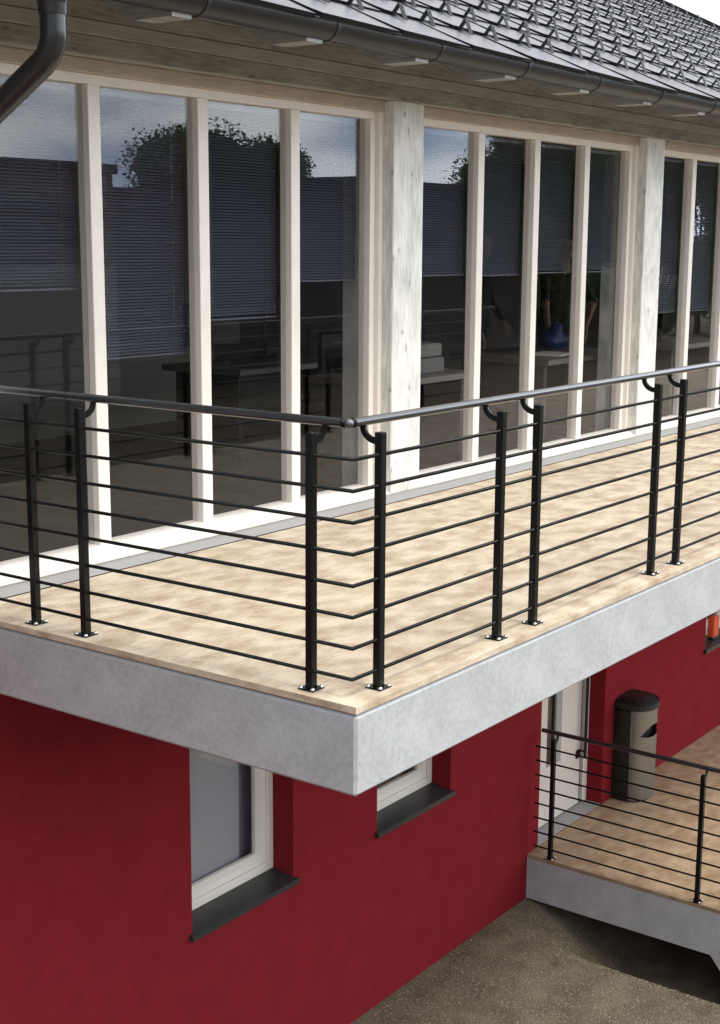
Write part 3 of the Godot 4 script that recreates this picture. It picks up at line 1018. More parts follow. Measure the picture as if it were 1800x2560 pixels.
func build_bin():
	var t := thing("litter_bin", "steel litter bin with a black hood against the red wall beside the door", "litter bin", Vector3(6.86, -3.04, -2.0))
	# plan: flat back part and a curved front, x right, z out
	var plan := func(w: float, zb: float, zf: float, bulge: float) -> PackedVector2Array:
		var p := PackedVector2Array()
		p.append(Vector2(-w, zb)); p.append(Vector2(w, zb))
		for k in 13:
			var a := PI * k / 12
			p.append(Vector2(cos(a) * w, zf + sin(a) * bulge))
		return p
	var back := MB.new()
	back.prism(plan.call(0.19, -0.195, -0.04, 0.001), 0.0, 0.80, 1)
	mi("back_box", back.done(), M.rubber, t)
	# steel shell, with a mouth cut out of its front
	var shell := MB.new()
	var N := 24
	for k in N:
		var a0 := PI * k / N
		var a1 := PI * (k + 1) / N
		var p0 := Vector3(-cos(a0) * 0.195, 0, -0.039 + sin(a0) * 0.125)
		var p1 := Vector3(-cos(a1) * 0.195, 0, -0.039 + sin(a1) * 0.125)
		var n0 := Vector3(-cos(a0) / 0.195, 0, sin(a0) / 0.125).normalized()
		var n1 := Vector3(-cos(a1) / 0.195, 0, sin(a1) / 0.125).normalized()
		var spans := [[0.02, 0.815]]
		var am := (a0 + a1) / 2
		var s := absf(am - PI / 2) / (PI * 0.30)
		if s < 1.0:
			spans = [[0.02, 0.57 + 0.02 * s * s], [0.57 + 0.105 * (1 - 0.86 * s * s), 0.815]]
		for sp in spans:
			var A = p0 + Vector3.UP * sp[0]
			var B = p1 + Vector3.UP * sp[0]
			var C = p1 + Vector3.UP * sp[1]
			var D = p0 + Vector3.UP * sp[1]
			shell.tri(A, B, C, n0, n1, n1); shell.tri(A, C, D, n0, n1, n0)
	mi("steel_front", shell.done(), M.steel, t)
	var inn := MB.new()
	inn.prism(plan.call(0.186, -0.03, -0.035, 0.06), 0.5, 0.72, 1)
	mi("mouth", inn.done(), M.rubber, t)
	var ft := MB.new()
	ft.prism(plan.call(0.18, -0.19, -0.045, 0.11), 0.0, 0.018, 1)
	mi("plinth", ft.done(), M.rubber, t)
	var hd := MB.new()
	var poly: PackedVector2Array = plan.call(0.20, -0.197, -0.035, 0.14)
	hd.prism(poly, 0.8155, 0.86, 1)
	for q in [[0.195, 0.132, 0.8605, 0.869], [0.184, 0.118, 0.8695, 0.879], [0.166, 0.1, 0.8795, 0.888], [0.138, 0.075, 0.8885, 0.895], [0.1, 0.045, 0.8955, 0.900]]:
		hd.prism(plan.call(q[0], -0.196, -0.035, q[1]), q[2], q[3], 1)
	mi("hood", hd.done(), M.rubber, t)

func build_orange_box():
	var t := thing("alarm_box", "orange red box standing on the dark sill of the far right lower window", "box", Vector3(8.93, -2.14, -2.27))
	bx("housing", Vector3(-0.055, 0.02, -0.04), Vector3(0.08, 0.225, 0.03), M.orange, t, 0.012)
	bx("base", Vector3(-0.05, 0.0, -0.035), Vector3(0.075, 0.0195, 0.025), M.gutter, t, 0.004)

# ---------------------------------------------------------------- behind the glass
func build_blinds():
	var W := 0.672
	var slat := MB.new()
	# a shallow curved strip, tilted
	var N := 3
	var pr := []
	for k in N + 1:
		var a := lerpf(-1, 1, float(k) / N)
		pr.append(Vector2(a * 0.0078, 0.0012 * (1 - a * a)))
	var tilt := 0.75
	var q := []
	for p in pr: q.append(Vector2(p.x * cos(tilt) - p.y * sin(tilt), p.x * sin(tilt) + p.y * cos(tilt)))
	for k in N:
		var a := Vector3(-W / 2, -q[k].y, q[k].x)
		var b := Vector3(W / 2, -q[k].y, q[k].x)
		var c := Vector3(W / 2, -q[k + 1].y, q[k + 1].x)
		var d := Vector3(-W / 2, -q[k + 1].y, q[k + 1].x)
		slat.quad(d, c, b, a)
		var e := Vector3(0, -0.0003, 0)
		slat.quad(a + e, b + e, c + e, d + e)
	var sm := slat.done()
	var bottoms := [[1.405, 1.046, 1.212, 1.411], [1.425, 1.414, 1.423, 1.421], [1.051, 1.046, 1.05, 1.05]]
	var names := [
		["grey venetian blind in the leftmost tall pane, stopping above the mirrored railing", "longest grey venetian blind, second tall pane from the left edge", "grey venetian blind in the third tall pane, lowered a little past the middle", "grey venetian blind in the pane just left of the near white column"],
		["grey venetian blind in the pane just right of the near white column", "grey venetian blind behind the second pane right of the near column", "grey venetian blind behind the third pane right of the near column", "grey venetian blind in the pane just left of the second white column"],
		["grey venetian blind in the pane just right of the second white column", "grey venetian blind in the pane at the right picture edge", "grey venetian blind two panes beyond the right picture edge", "grey venetian blind three panes beyond the right picture edge"]]
	for i in 3:
		for k in 4:
			if i == 2 and k > 1: continue
			var x: float = column_x(i + 1) + 0.461 + 0.772 * k + 0.345
			var t := thing("venetian_blind", names[i][k], "blind", Vector3(x, 2.36, -2.452), 0.0, "venetian blinds behind the tall panes")
			bx("head_rail", Vector3(-W / 2, -0.012, -0.013), Vector3(W / 2, 0.014, 0.013), M.blind, t, 0.002)
			var y := -0.026
			var low: float = bottoms[i][k] - 2.36
			while y > low + 0.016:
				var s := mi("slat", sm, M.blind, t)
				s.position = Vector3(rng.randf_range(-0.0015, 0.0015), y + rng.randf_range(-0.0007, 0.0007), 0)
				s.rotation.x = rng.randf_range(-0.05, 0.05)
				y -= 0.0158
			bx("bottom_rail", Vector3(-W / 2, low, -0.009), Vector3(W / 2, low + 0.011, 0.009), M.blind, t, 0.002)
			for sx in [-0.24, 0.24]:
				bx("cord", Vector3(sx - 0.0012, low + 0.011, 0.0085), Vector3(sx + 0.0012, -0.0125, 0.0099), M.blind_dark, t)

func desk(at: Vector3, w: float, d: float, label: String) -> Node3D:
	var t := thing("desk", label, "desk", at, 0.0, "desks in the room behind the glass")
	bx("desk_top", Vector3(-w / 2, 0.675, -d / 2), Vector3(w / 2, 0.72, d / 2), M.desk, t, 0.004)
	for s in [-1, 1]:
		bx("leg", Vector3(s * (w / 2 - 0.1) - 0.03, 0.0, -d / 2 + 0.08), Vector3(s * (w / 2 - 0.1) + 0.03, 0.674, d / 2 - 0.08), M.desk_leg, t, 0.004)
	return t

func monitor(at: Vector3, turn: float, label: String):
	var t := thing("monitor", label, "monitor", at, turn, "monitors on the desks")
	bx("screen", Vector3(-0.26, 0.14, -0.02), Vector3(0.26, 0.46, 0.015), M.plastic, t, 0.006)
	bx("neck", Vector3(-0.03, 0.014, -0.05), Vector3(0.03, 0.3, -0.0205), M.plastic, t, 0.003)
	bx("foot", Vector3(-0.12, 0.0, -0.12), Vector3(0.12, 0.0135, 0.06), M.plastic, t, 0.003)

func office_chair(at: Vector3, turn: float, label: String):
	var t := thing("office_chair", label, "chair", at, turn, "office chairs")
	var s := MB.new()
	s.box(Vector3(-0.23, 0.43, -0.22), Vector3(0.23, 0.5, 0.24), 0.03)
	mi("seat", s.done(), M.plastic, t)
	var b := MB.new()
	b.box(Vector3(-0.21, 0.56, -0.28), Vector3(0.21, 1.0, -0.22), 0.025)
	b.box(Vector3(-0.03, 0.42, -0.275), Vector3(0.03, 0.6, -0.255), 0.005)
	mi("backrest", b.done(), M.plastic, t)
	var g := MB.new()
	g.tube([Vector3(0, 0.1, 0), Vector3(0, 0.43, 0)], 0.025, 10)
	mi("gas_spring", g.done(), M.chrome, t)
	for k in 5:
		var a := TAU * k / 5 + 0.3
		var d := Vector3(cos(a), 0, sin(a))
		var l := MB.new()
		l.tube([Vector3(0, 0.11, 0), d * 0.29 + Vector3(0, 0.075, 0)], 0.02, 8)
		var wt := Vector3(-d.z, 0, d.x)
		l.lathe(d * 0.28 + Vector3(0, 0.034, 0) - wt * 0.012, [Vector2(0, 0), Vector2(0.032, 0), Vector2(0.032, 0.024), Vector2(0, 0.024)], 10, wt)
		mi("caster_arm", l.done(), M.plastic, t)
	for s2 in [-1, 1]:
		var a := MB.new()
		a.tube([Vector3(s2 * 0.24, 0.46, -0.02), Vector3(s2 * 0.28, 0.56, -0.02), Vector3(s2 * 0.28, 0.66, 0.0)], 0.014, 8)
		a.box(Vector3(s2 * 0.28 - 0.035, 0.66, -0.12), Vector3(s2 * 0.28 + 0.035, 0.69, 0.14), 0.01)
		mi("armrest", a.done(), M.plastic, t)

# people: capsules joined by a smooth minimum, meshed as surface nets
func sdf_mesh(bones: Array, cell: float, blend: float, dst: MB):
	var lo := Vector3.INF
	var hi := -Vector3.INF
	for b in bones:
		for e in [[b[0], b[2]], [b[1], b[3]]]:
			var p: Vector3 = e[0]
			var r: float = e[1] + blend + cell * 2
			lo = lo.min(p - Vector3.ONE * r); hi = hi.max(p + Vector3.ONE * r)
	var nx := int((hi.x - lo.x) / cell) + 2
	var ny := int((hi.y - lo.y) / cell) + 2
	var nz := int((hi.z - lo.z) / cell) + 2
	var f := PackedFloat32Array()
	f.resize(nx * ny * nz); f.fill(1.0)
	var own := PackedByteArray()
	own.resize(nx * ny * nz)
	var best := PackedFloat32Array()
	best.resize(nx * ny * nz); best.fill(9.0)
	for bi in bones.size():
		var b = bones[bi]
		var a: Vector3 = b[0]
		var e: Vector3 = b[1]
		var pad: float = maxf(b[2], b[3]) + blend + cell * 2
		var l0 := ((a.min(e) - Vector3.ONE * pad - lo) / cell).floor()
		var h0 := ((a.max(e) + Vector3.ONE * pad - lo) / cell).ceil()
		var ab := e - a
		var il := 1.0 / maxf(ab.length_squared(), 1e-9)
		for z in range(maxi(0, int(l0.z)), mini(nz, int(h0.z) + 1)):
			for y in range(maxi(0, int(l0.y)), mini(ny, int(h0.y) + 1)):
				var i := (z * ny + y) * nx
				for x in range(maxi(0, int(l0.x)), mini(nx, int(h0.x) + 1)):
					var p := lo + Vector3(x, y, z) * cell - a
					var t := clampf(p.dot(ab) * il, 0, 1)
					var d := (p - ab * t).length() - lerpf(b[2], b[3], t)
					var o := f[i + x]
					var k := maxf(blend - absf(o - d), 0.0) / blend
					f[i + x] = minf(o, d) - k * k * blend * 0.25
					if d < best[i + x]:
						best[i + x] = d
						own[i + x] = bi
	var at := {}
	var vs := PackedVector3Array()
	var cs := PackedColorArray()
	var ns := PackedVector3Array()
	var sx := 1
	var sy := nx
	var sz := nx * ny
	var corner := [0, sx, sy, sx + sy, sz, sx + sz, sy + sz, sx + sy + sz]
	var ed := [[0, 1], [2, 3], [4, 5], [6, 7], [0, 2], [1, 3], [4, 6], [5, 7], [0, 4], [1, 5], [2, 6], [3, 7]]
	for z in nz - 1:
		for y in ny - 1:
			for x in nx - 1:
				var i := z * sz + y * sy + x
				var neg := 0
				for c in corner:
					if f[i + c] < 0: neg += 1
				if neg == 0 or neg == 8: continue
				var sum := Vector3.ZERO
				var cnt := 0
				for e in ed:
					var v0 := f[i + corner[e[0]]]
					var v1 := f[i + corner[e[1]]]
					if (v0 < 0) == (v1 < 0): continue
					var t := v0 / (v0 - v1)
					var p0 := Vector3(e[0] & 1, (e[0] >> 1) & 1, e[0] >> 2)
					var p1 := Vector3(e[1] & 1, (e[1] >> 1) & 1, e[1] >> 2)
					sum += p0.lerp(p1, t)
					cnt += 1
				at[i] = vs.size()
				vs.append(lo + (Vector3(x, y, z) + sum / cnt) * cell)
				ns.append(Vector3(f[i + 1] - f[i] + f[i + sx + sy] - f[i + sy], f[i + sy] - f[i] + f[i + sx + sy] - f[i + sx], f[i + sz] - f[i] + f[i + sx + sz] - f[i + sx]).normalized())
				cs.append(bones[own[i]][4])
	dst.tinted = true
	for i in at:
		for ax in 3:
			var s: int = [sx, sy, sz][ax]
			var u: int = [sy, sz, sx][ax]
			var w: int = [sz, sx, sy][ax]
			var n0 := f[i]
			var n1 := f[i + s]
			if (n0 < 0) == (n1 < 0): continue
			if not (at.has(i - u) and at.has(i - w) and at.has(i - u - w)): continue
			var q := [at[i], at[i - u], at[i - u - w], at[i - w]]
			if n0 > 0: q.reverse()
			for tr in [[0, 1, 2], [0, 2, 3]]:
				dst.tint = cs[q[tr[0]]]
				dst.tri(vs[q[tr[0]]], vs[q[tr[1]]], vs[q[tr[2]]], ns[q[tr[0]]], ns[q[tr[1]]], ns[q[tr[2]]])

func person(label: String, at: Vector3, turn: float, shirt: Color, trousers: Color, skin: Color, hair: Color, le: Vector3, lh: Vector3, re: Vector3, rh: Vector3, lean: float, bare_arms: bool):
	var t := thing("person", label, "person", at, turn)
	var j := MB.new()
	var bones := []
	var hip := Vector3(0, 0.95, 0)
	var chest := hip + Vector3(0, 0.36 * cos(lean), 0.36 * sin(lean))
	var neck := hip + Vector3(0, 0.53 * cos(lean), 0.53 * sin(lean))
	var head := neck + Vector3(0, 0.16, 0.03 + 0.05 * sin(lean))
	for s in [-1.0, 1.0]:
		bones.append([Vector3(s * 0.095, 0.92, 0), Vector3(s * 0.105, 0.5, 0.02), 0.085, 0.06, trousers])
		bones.append([Vector3(s * 0.105, 0.5, 0.02), Vector3(s * 0.11, 0.1, -0.02), 0.058, 0.042, trousers])
		bones.append([Vector3(s * 0.11, 0.045, -0.05), Vector3(s * 0.125, 0.035, 0.14), 0.042, 0.034, Color(0.02, 0.02, 0.02)])
		bones.append([hip + Vector3(s * 0.05, 0.02, 0), chest + Vector3(s * 0.075, 0.02, 0), 0.10, 0.105, shirt])
		bones.append([chest + Vector3(s * 0.05, 0.12, 0), chest + Vector3(s * 0.165, 0.115, 0), 0.065, 0.055, shirt])
	var sl := chest + Vector3(0.175, 0.105, 0)
	var sr := chest + Vector3(-0.175, 0.105, 0)
	for a in [[sl, le, lh], [sr, re, rh]]:
		bones.append([a[0], a[1], 0.05, 0.04, shirt])
		bones.append([a[1], a[2], 0.038, 0.026, skin if bare_arms else shirt])
	bones.append([neck - Vector3(0, 0.04, 0), neck + Vector3(0, 0.08, 0.015), 0.05, 0.045, skin])
	sdf_mesh(bones, 0.02, 0.035, j)
	# head with brow, nose, chin, ears and hair
	var hb := []
	hb.append([head + Vector3(0, 0.045, -0.02), head + Vector3(0, 0.04, 0.015), 0.083, 0.08, skin])
	hb.append([head + Vector3(0, -0.02, 0.03), head + Vector3(0, -0.065, 0.045), 0.06, 0.042, skin])
	hb.append([head + Vector3(0, 0.015, 0.092), head + Vector3(0, -0.012, 0.108), 0.009, 0.014, skin])
	for s in [-1.0, 1.0]:
		hb.append([head + Vector3(s * 0.078, 0.02, 0.0), head + Vector3(s * 0.08, -0.015, 0.0), 0.014, 0.01, skin])
		hb.append([head + Vector3(s * 0.031, 0.018, 0.083), head + Vector3(s * 0.031, 0.018, 0.085), 0.01, 0.01, Color(0.25, 0.2, 0.18)])
	hb.append([head + Vector3(-0.018, -0.045, 0.083), head + Vector3(0.018, -0.045, 0.083), 0.007, 0.007, Color(0.3, 0.12, 0.1)])
	hb.append([head + Vector3(0, 0.075, -0.03), head + Vector3(0, 0.09, 0.03), 0.083, 0.066, hair])
	hb.append([head + Vector3(0, 0.02, -0.055), head + Vector3(0, -0.02, -0.05), 0.06, 0.05, hair])
	sdf_mesh(hb, 0.009, 0.014, j)
	# hands
	for a in [[le, lh, 1.0], [re, rh, -1.0]]:
		var d: Vector3 = (a[1] - a[0]).normalized()
		var side = d.cross(Vector3.UP).normalized() * a[2]
		var nrm = side.cross(d).normalized()
		if nrm.y > 0: nrm = -nrm
		var w: Vector3 = a[1]
		var fb := []
		for k in 4:
			var off = side * (0.028 - 0.019 * k)
			fb.append([w + off * 0.5, w + d * 0.085 + off, 0.016, 0.0125, skin])
			var ln: float = [0.036, 0.042, 0.039, 0.03][k]
			var m1: Vector3 = w + d * 0.085 + off
			var m2: Vector3 = m1 + (d + nrm * 0.45).normalized() * ln
			fb.append([m1, m2, 0.0095, 0.0085, skin])
			fb.append([m2, m2 + (d + nrm * 1.1).normalized() * ln * 0.8, 0.0085, 0.007, skin])
		var tb: Vector3 = w + d * 0.03 + side * 0.03
		fb.append([tb, tb + (d * 0.7 + side * 0.7).normalized() * 0.04, 0.013, 0.01, skin])
		fb.append([tb + (d * 0.7 + side * 0.7).normalized() * 0.04, tb + d * 0.06 + side * 0.035, 0.01, 0.008, skin])
		sdf_mesh(fb, 0.005, 0.006, j)
	mi("body", j.done(), M.body, t)

func build_interior():
	desk(Vector3(6.95, 0.0035, -3.15), 1.5, 0.95, "grey table behind the panes between the two columns, with a blue bag on it")
	desk(Vector3(4.45, 0.0035, -2.95), 1.15, 0.7, "pale desk right behind the pane beside the near column")
	desk(Vector3(4.75, 0.0035, -4.35), 1.7, 0.8, "dark desk deep in the room, left of the near column")
	desk(Vector3(9.1, 0.0035, -2.95), 1.3, 0.75, "pale desk behind the pane right of the second column")
	var pr := thing("desk_organiser", "grey mottled box on the pale desk beside the near column", "box", Vector3(4.5, 0.7235, -2.95))
	bx("lower_tray", Vector3(-0.28, 0, -0.2), Vector3(0.28, 0.11, 0.2), M.grey_plastic, pr, 0.008)
	bx("upper_tray", Vector3(-0.28, 0.115, -0.19), Vector3(0.26, 0.21, 0.19), M.far_grey, pr, 0.008)
	monitor(Vector3(4.9, 0.7235, -4.5), 0.5, "black monitor on the dark desk seen through the fourth pane")
	monitor(Vector3(4.2, 0.7235, -4.5), -0.2, "dark monitor on the dark desk seen through the third pane")
	monitor(Vector3(8.9, 0.7235, -3.05), 0.9, "dark monitor on the desk right of the second column")
	office_chair(Vector3(4.55, 0.0035, -3.6), 2.6, "black swivel chair with a bright gas spring behind the fourth pane")
	office_chair(Vector3(8.7, 0.0035, -3.9), 0.4, "black swivel chair behind the desk right of the second column")
	var bag := thing("bag", "crumpled bright blue bag on the grey table", "bag", Vector3(7.38, 0.7235, -3.28))
	var b := MB.new()
	var blue := Color(1, 1, 1)
	sdf_mesh([[Vector3(-0.08, 0.07, 0), Vector3(0.09, 0.07, 0.02), 0.07, 0.075, blue], [Vector3(-0.03, 0.13, 0), Vector3(0.04, 0.18, 0.01), 0.07, 0.05, blue], [Vector3(0.02, 0.2, 0), Vector3(0.0, 0.27, 0.02), 0.03, 0.012, blue]], 0.012, 0.03, b)
	b.tinted = false
	mi("sack", b.done(), M.blue, bag)
	var pp := thing("paper_stack", "white sheets of paper on the edge of the grey table", "paper", Vector3(6.75, 0.7235, -2.95), 0.2)
	bx("sheets", Vector3(-0.2, 0, -0.14), Vector3(0.2, 0.012, 0.14), M.paper, pp)
	var dark := Color(0.012, 0.012, 0.014)
	person("person in black standing behind the grey table, cut off by the blind", Vector3(7.15, 0.0035, -3.95), 0.25, dark, Color(0.02, 0.02, 0.025), Color(0.32, 0.2, 0.15), Color(0.03, 0.02, 0.015), Vector3(0.24, 1.12, 0.05), Vector3(0.1, 0.95, 0.22), Vector3(-0.26, 1.1, 0.02), Vector3(-0.24, 0.86, 0.12), 0.0, false)
	person("person with bare forearms bending over the grey table near the blue bag", Vector3(8.25, 0.0035, -3.75), -0.6, Color(0.02, 0.014, 0.015), Color(0.03, 0.03, 0.04), Color(0.36, 0.22, 0.16), Color(0.04, 0.025, 0.02), Vector3(0.24, 1.1, 0.3), Vector3(0.1, 0.86, 0.42), Vector3(-0.25, 1.12, 0.28), Vector3(-0.28, 0.86, 0.42), 0.3, true)

# ---------------------------------------------------------------- ground and what the panes mirror
func ground_y(x: float, z: float) -> float:
	var dip := smoothstep(4.55, 5.25, x) * (1.0 - smoothstep(0.7, 1.6, z)) * smoothstep(-2.25, -1.3, z) * 0.42
	return GROUND - dip

func build_ground():
	var b := MB.new()
	var xs := []
	var zs := []
	for k in [-320, -160, -80, -40, -20, -12, -8]: xs.append(float(k))
	var x := -6.0
	while x < 8.01:
		xs.append(x); x += 0.1
	for k in [10, 13, 18, 25, 40, 80, 160, 320]: xs.append(float(k))
	for k in [-320, -160, -80, -40, -20, -11, -6]: zs.append(float(k))
	var z := -2.4
	while z < 4.01:
		zs.append(z); z += 0.1
	for k in [5, 8, 12, 20, 40, 80, 160, 320]: zs.append(float(k))
	for i in xs.size() - 1:
		for j in zs.size() - 1:
			var p := []
			var nn := []
			for q in [[i, j], [i, j + 1], [i + 1, j + 1], [i + 1, j]]:
				var gx: float = xs[q[0]]
				var gz: float = zs[q[1]]
				p.append(Vector3(gx, ground_y(gx, gz), gz))
				nn.append(Vector3(ground_y(gx - 0.02, gz) - ground_y(gx + 0.02, gz), 0.04, ground_y(gx, gz - 0.02) - ground_y(gx, gz + 0.02)).normalized())
			b.tri(p[0], p[1], p[2], nn[0], nn[1], nn[2])
			b.tri(p[0], p[2], p[3], nn[0], nn[2], nn[3])
	struct(mi("ground", b.done(), M.ground))
	# loose light chips on the surface
	var pts := [[], [], []]
	for i in 34000:
		var px := rng.randf_range(0.6, 5.22)
		var pz := rng.randf_range(-2.19, 0.9)
		if rng.randf() > 0.35 + 0.65 * smoothstep(0.6, 2.5, px): continue
		var k := 0 if rng.randf() < 0.42 else (1 if rng.randf() < 0.82 else 2)
		var s := rng.randf_range(0.0028, 0.0072) * (1.4 if rng.randf() < 0.1 else 1.0)
		var bs := Basis.from_euler(Vector3(rng.randf_range(-.5, .5), rng.randf() * TAU, rng.randf_range(-.5, .5))).scaled(Vector3(s * rng.randf_range(0.8, 1.4), s * 0.7, s))
		pts[k].append(Transform3D(bs, Vector3(px, ground_y(px, pz) + s * 0.2, pz)))
	var st := MB.new()
	var oc := [Vector3(1, 0, 0.2), Vector3(0.2, 0.1, 1), Vector3(-1, -0.1, -0.1), Vector3(-0.1, 0.1, -1)]
	for k in 4:
		st.face([oc[k], oc[(k + 1) % 4], Vector3(0.1, 0.9, 0)], Vector3.ZERO)
		st.face([oc[k], oc[(k + 1) % 4], Vector3(0, -0.8, 0.1)], Vector3.ZERO)
	var sm := st.done()
	for k in 3:
		var mm := MultiMesh.new()
		mm.transform_format = MultiMesh.TRANSFORM_3D
		mm.mesh = sm
		mm.instance_count = pts[k].size()
		for i in pts[k].size(): mm.set_instance_transform(i, pts[k][i])
		var o := MultiMeshInstance3D.new()
		o.multimesh = mm
		o.name = numbered("gravel")
		o.material_override = M.stone[k]
		o.set_meta("kind", "stuff")
		add_child(o, true)
		tag(o, ["fine tan stone chips scattered over the dark ground", "fine brown stone chips scattered over the dark ground", "fine pale stone chips scattered over the dark ground"][k], "gravel")

func far_building(label: String, x0: float, x1: float, y1: float, z0: float, z1: float, wallm: Material, wins: Array, eave := 0.35):
	var t := thing("building", label, "building", Vector3(x0, GROUND, z0))
	var w := x1 - x0
	var d := z1 - z0
	var h := y1 - GROUND
	bx("wall", Vector3(0, -0.2, 0), Vector3(w, h - 0.301, d), wallm, t)
	bx("roof", Vector3(-eave, h - 0.3, -eave), Vector3(w + eave, h, d + eave), M.far_roof, t)
	if label.begins_with("grey flat"):
		bx("plinth", Vector3(-0.05, -0.2, -0.06), Vector3(w + 0.05, 4.3, -0.001), M.far_white, t)
	for q in wins:
		if label.begins_with("grey flat") and q[2] < 3.0: pass
		var wp := part("window", t)
		bx("frame", Vector3(q[0] - 0.08, q[2] - 0.08, -0.03), Vector3(q[1] + 0.08, q[3] + 0.08, 0.02), M.far_dark, wp)
		bx("glazing", Vector3(q[0], q[2], -0.045), Vector3(q[1], q[3], -0.031), M.far_window, wp)
	return t

func tree(label: String, at: Vector3, height: float, rad: float, trunk_h: float, leaves: int, sd: int):
	var t := thing("tree", label, "tree", at, 0.0)
	var r := RandomNumberGenerator.new()
	r.seed = sd
	var tr := MB.new()
	tr.tube([Vector3(0, -0.2, 0), Vector3(0.08, trunk_h * 0.6, 0.03), Vector3(-0.05, trunk_h, 0), Vector3(0.1, height * 0.72, 0.1)], 0.24, 10, true, 0.05)
	var lumps := []
	for k in 30:
		var a := r.randf() * TAU
		var hh := lerpf(trunk_h * 0.85, height * 0.93, pow(r.randf(), 0.8))
		var env := rad * sqrt(maxf(0.05, 1.0 - pow((hh - (trunk_h + height) * 0.48) / (height * 0.56), 2)))
		var d := env * sqrt(r.randf()) * 0.85
		lumps.append([Vector3(cos(a) * d, hh, sin(a) * d), rad * r.randf_range(0.26, 0.46)])
		if k % 3 == 0: tr.tube([Vector3(0, trunk_h * 0.9, 0), lumps[-1][0]], 0.08, 6, true, 0.02)
	mi("trunk", tr.done(), M.bark, t)
	var cr := [MB.new(), MB.new()]
	for i in leaves:
		var l = lumps[r.randi() % lumps.size()]
		var dv = Vector3(r.randfn(), r.randfn() * 0.85, r.randfn()).normalized() * pow(r.randf(), 0.45) * l[1]
		var p: Vector3 = l[0] + dv * r.randf_range(0.8, 1.07)
		var deep: bool = dv.length() < l[1] * 0.6
		var s := r.randf_range(0.2, 0.34) if deep else r.randf_range(0.05, 0.115)
		var bs := Basis.from_euler(Vector3(r.randf() * TAU, r.randf() * TAU, r.randf() * TAU))
		var m: MB = cr[r.randi() % 2]
		m.quad(p + bs * Vector3(-s, -s * 0.5, 0), p + bs * Vector3(s * 0.2, -s * 0.6, 0.02), p + bs * Vector3(s, s * 0.3, 0), p + bs * Vector3(-s * 0.2, s * 0.6, 0.02))
	for k in 2:
		mi("crown", cr[k].done(), M.leaves[(sd + k) % 3], t)

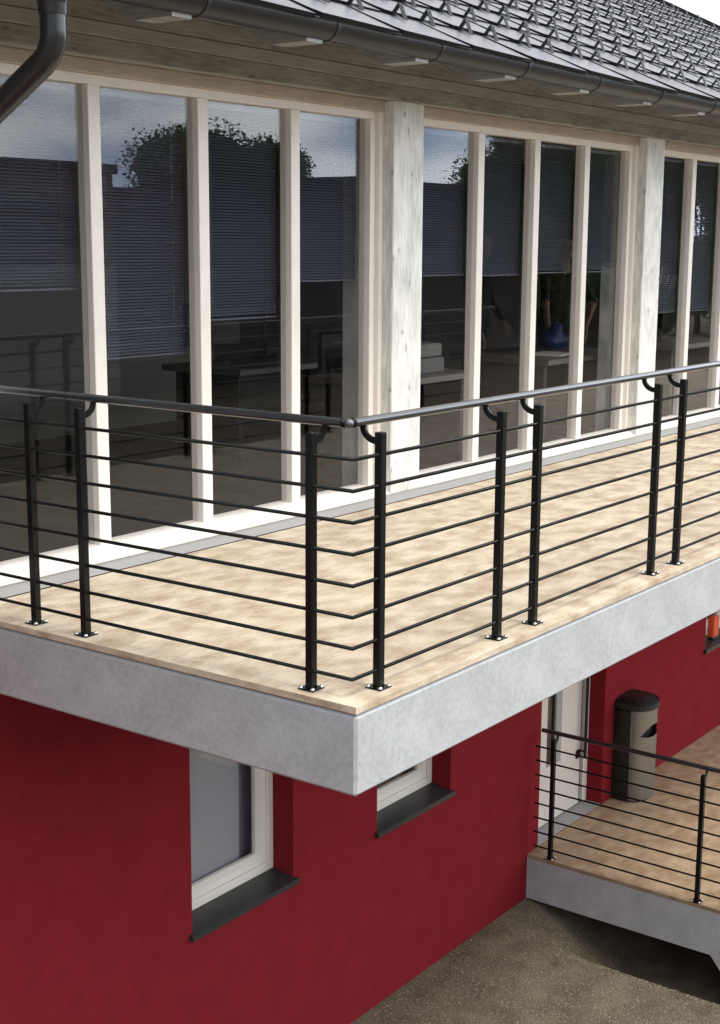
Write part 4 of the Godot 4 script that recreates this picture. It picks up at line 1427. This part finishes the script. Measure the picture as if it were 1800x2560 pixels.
func build_street():
	var side := []
	for k in 3: side.append([1.0 + k * 2.2, 2.4 + k * 2.2, 4.7, 6.2])
	far_building("grey flat roofed house mirrored in the leftmost panes", 16.0, 28.4, 4.02, 26.0, 36.0, M.far_grey, [[7.6, 12.0, 5.0, 6.1], [1.0, 6.6, 5.0, 6.1], [8.6, 9.9, 2.6, 4.4], [4.2, 6.0, 2.6, 4.4], [0.8, 2.6, 2.6, 4.4]], 0.12)
	far_building("low dark flat roofed block mirrored below the round tree", 28.9, 43.0, 3.36, 26.6, 34.0, M.far_dark, [[2.0, 4.4, 3.4, 5.2], [7.0, 9.6, 3.4, 5.2], [11.0, 12.6, 3.4, 5.2]], 0.1)
	far_building("dark building with a paler upper bay mirrored left of the near column", 43.4, 52.0, 4.25, 27.0, 36.0, M.far_dark, [[1.0, 3.2, 4.3, 6.0], [4.6, 7.2, 4.3, 6.0]], 0.1)
	far_building("pale house mirrored behind the trees to the right", 53.0, 66.0, 4.4, 28.0, 38.0, M.far_pale, [[1.0, 3.4, 4.2, 6.2], [5.0, 7.4, 4.2, 6.2], [9.0, 11.4, 4.2, 6.2]], 0.3)
	far_building("grey gabled row house on the street behind the viewer", -14.0, 2.0, 4.6, 24.0, 34.0, M.far_grey, [[2.0, 4.0, 4.4, 6.0], [7.0, 9.0, 4.4, 6.0], [12.0, 14.0, 4.4, 6.0], [2.0, 4.0, 1.4, 3.2], [12.0, 14.0, 1.4, 3.2]], 0.3)
	far_building("pale flat roofed house on the street behind the viewer", 4.0, 14.5, 3.8, 25.0, 35.0, M.far_pale, [[1.5, 3.5, 4.4, 6.0], [6.5, 8.5, 4.4, 6.0], [1.5, 3.5, 1.4, 3.2]], 0.2)
	tree("round dense tree mirrored in the second and third tall panes", Vector3(37.8, GROUND, 31.5), 9.1, 3.9, 1.6, 52000, 3)
	var k := 0
	for q in [[54.5, 25.5, 10.5, 3.6], [60.5, 26.5, 11.4, 4.0], [67.0, 25.0, 11.8, 4.2], [75.0, 26.0, 12.4, 4.4], [84.0, 26.0, 12.8, 4.6], [49.8, 38.5, 10.0, 3.4]]:
		tree(["broad tree nearest the pale house, mirrored right of the near column", "tall tree mirrored left of the second column", "bushy green tree mirrored beside the second column", "tall tree mirrored at the right picture edge", "farthest of the street trees mirrored past the right edge", "tree behind the dark building, mirrored at the near column"][k], Vector3(q[0], GROUND, q[1]), q[2], q[3], 1.4, 27000, 7 + k)
		k += 1

func _ready():
	rng.seed = 77
	var cam := Camera3D.new()
	cam.name = "camera"
	cam.position = Vector3(-3.9283, 1.6404, 2.9026)
	cam.rotation = Vector3(-0.1871, -0.9363, 0.0062)
	cam.fov = 39.655
	cam.near = 0.05
	cam.far = 900.0
	add_child(cam)
	cam.current = true
	var sun := DirectionalLight3D.new()
	sun.name = "sun"
	sun.light_color = Color(1.0, 0.98, 0.945)
	sun.light_energy = 0.5
	sun.light_angular_distance = 14.0
	sun.shadow_enabled = true
	sun.rotation = Vector3(deg_to_rad(-60), deg_to_rad(5), 0)
	add_child(sun)
	var env := Environment.new()
	env.background_mode = Environment.BG_SKY
	env.sky = make_sky(sun.basis.z.normalized())
	env.tonemap_mode = Environment.TONE_MAPPER_LINEAR
	env.tonemap_exposure = 1.16
	env.sdfgi_enabled = true
	env.ssao_enabled = true
	env.ssil_enabled = true
	var we := WorldEnvironment.new()
	we.environment = env
	add_child(we)
	make_materials()
	build_ground()
	house = thing("house", "house with a dark red lower storey, glazed timber upper storey and dark tiled roof", "house")
	build_lower_storey()
	build_upper_storey()
	build_roof()
	build_balcony()
	build_terrace()
	build_street()
	build_bin()
	build_blinds()
	build_orange_box()
	build_interior()
	for o in find_children("*", "", true, false):
		if o.has_meta("_n"): o.remove_meta("_n")
	if has_meta("_n"): remove_meta("_n")
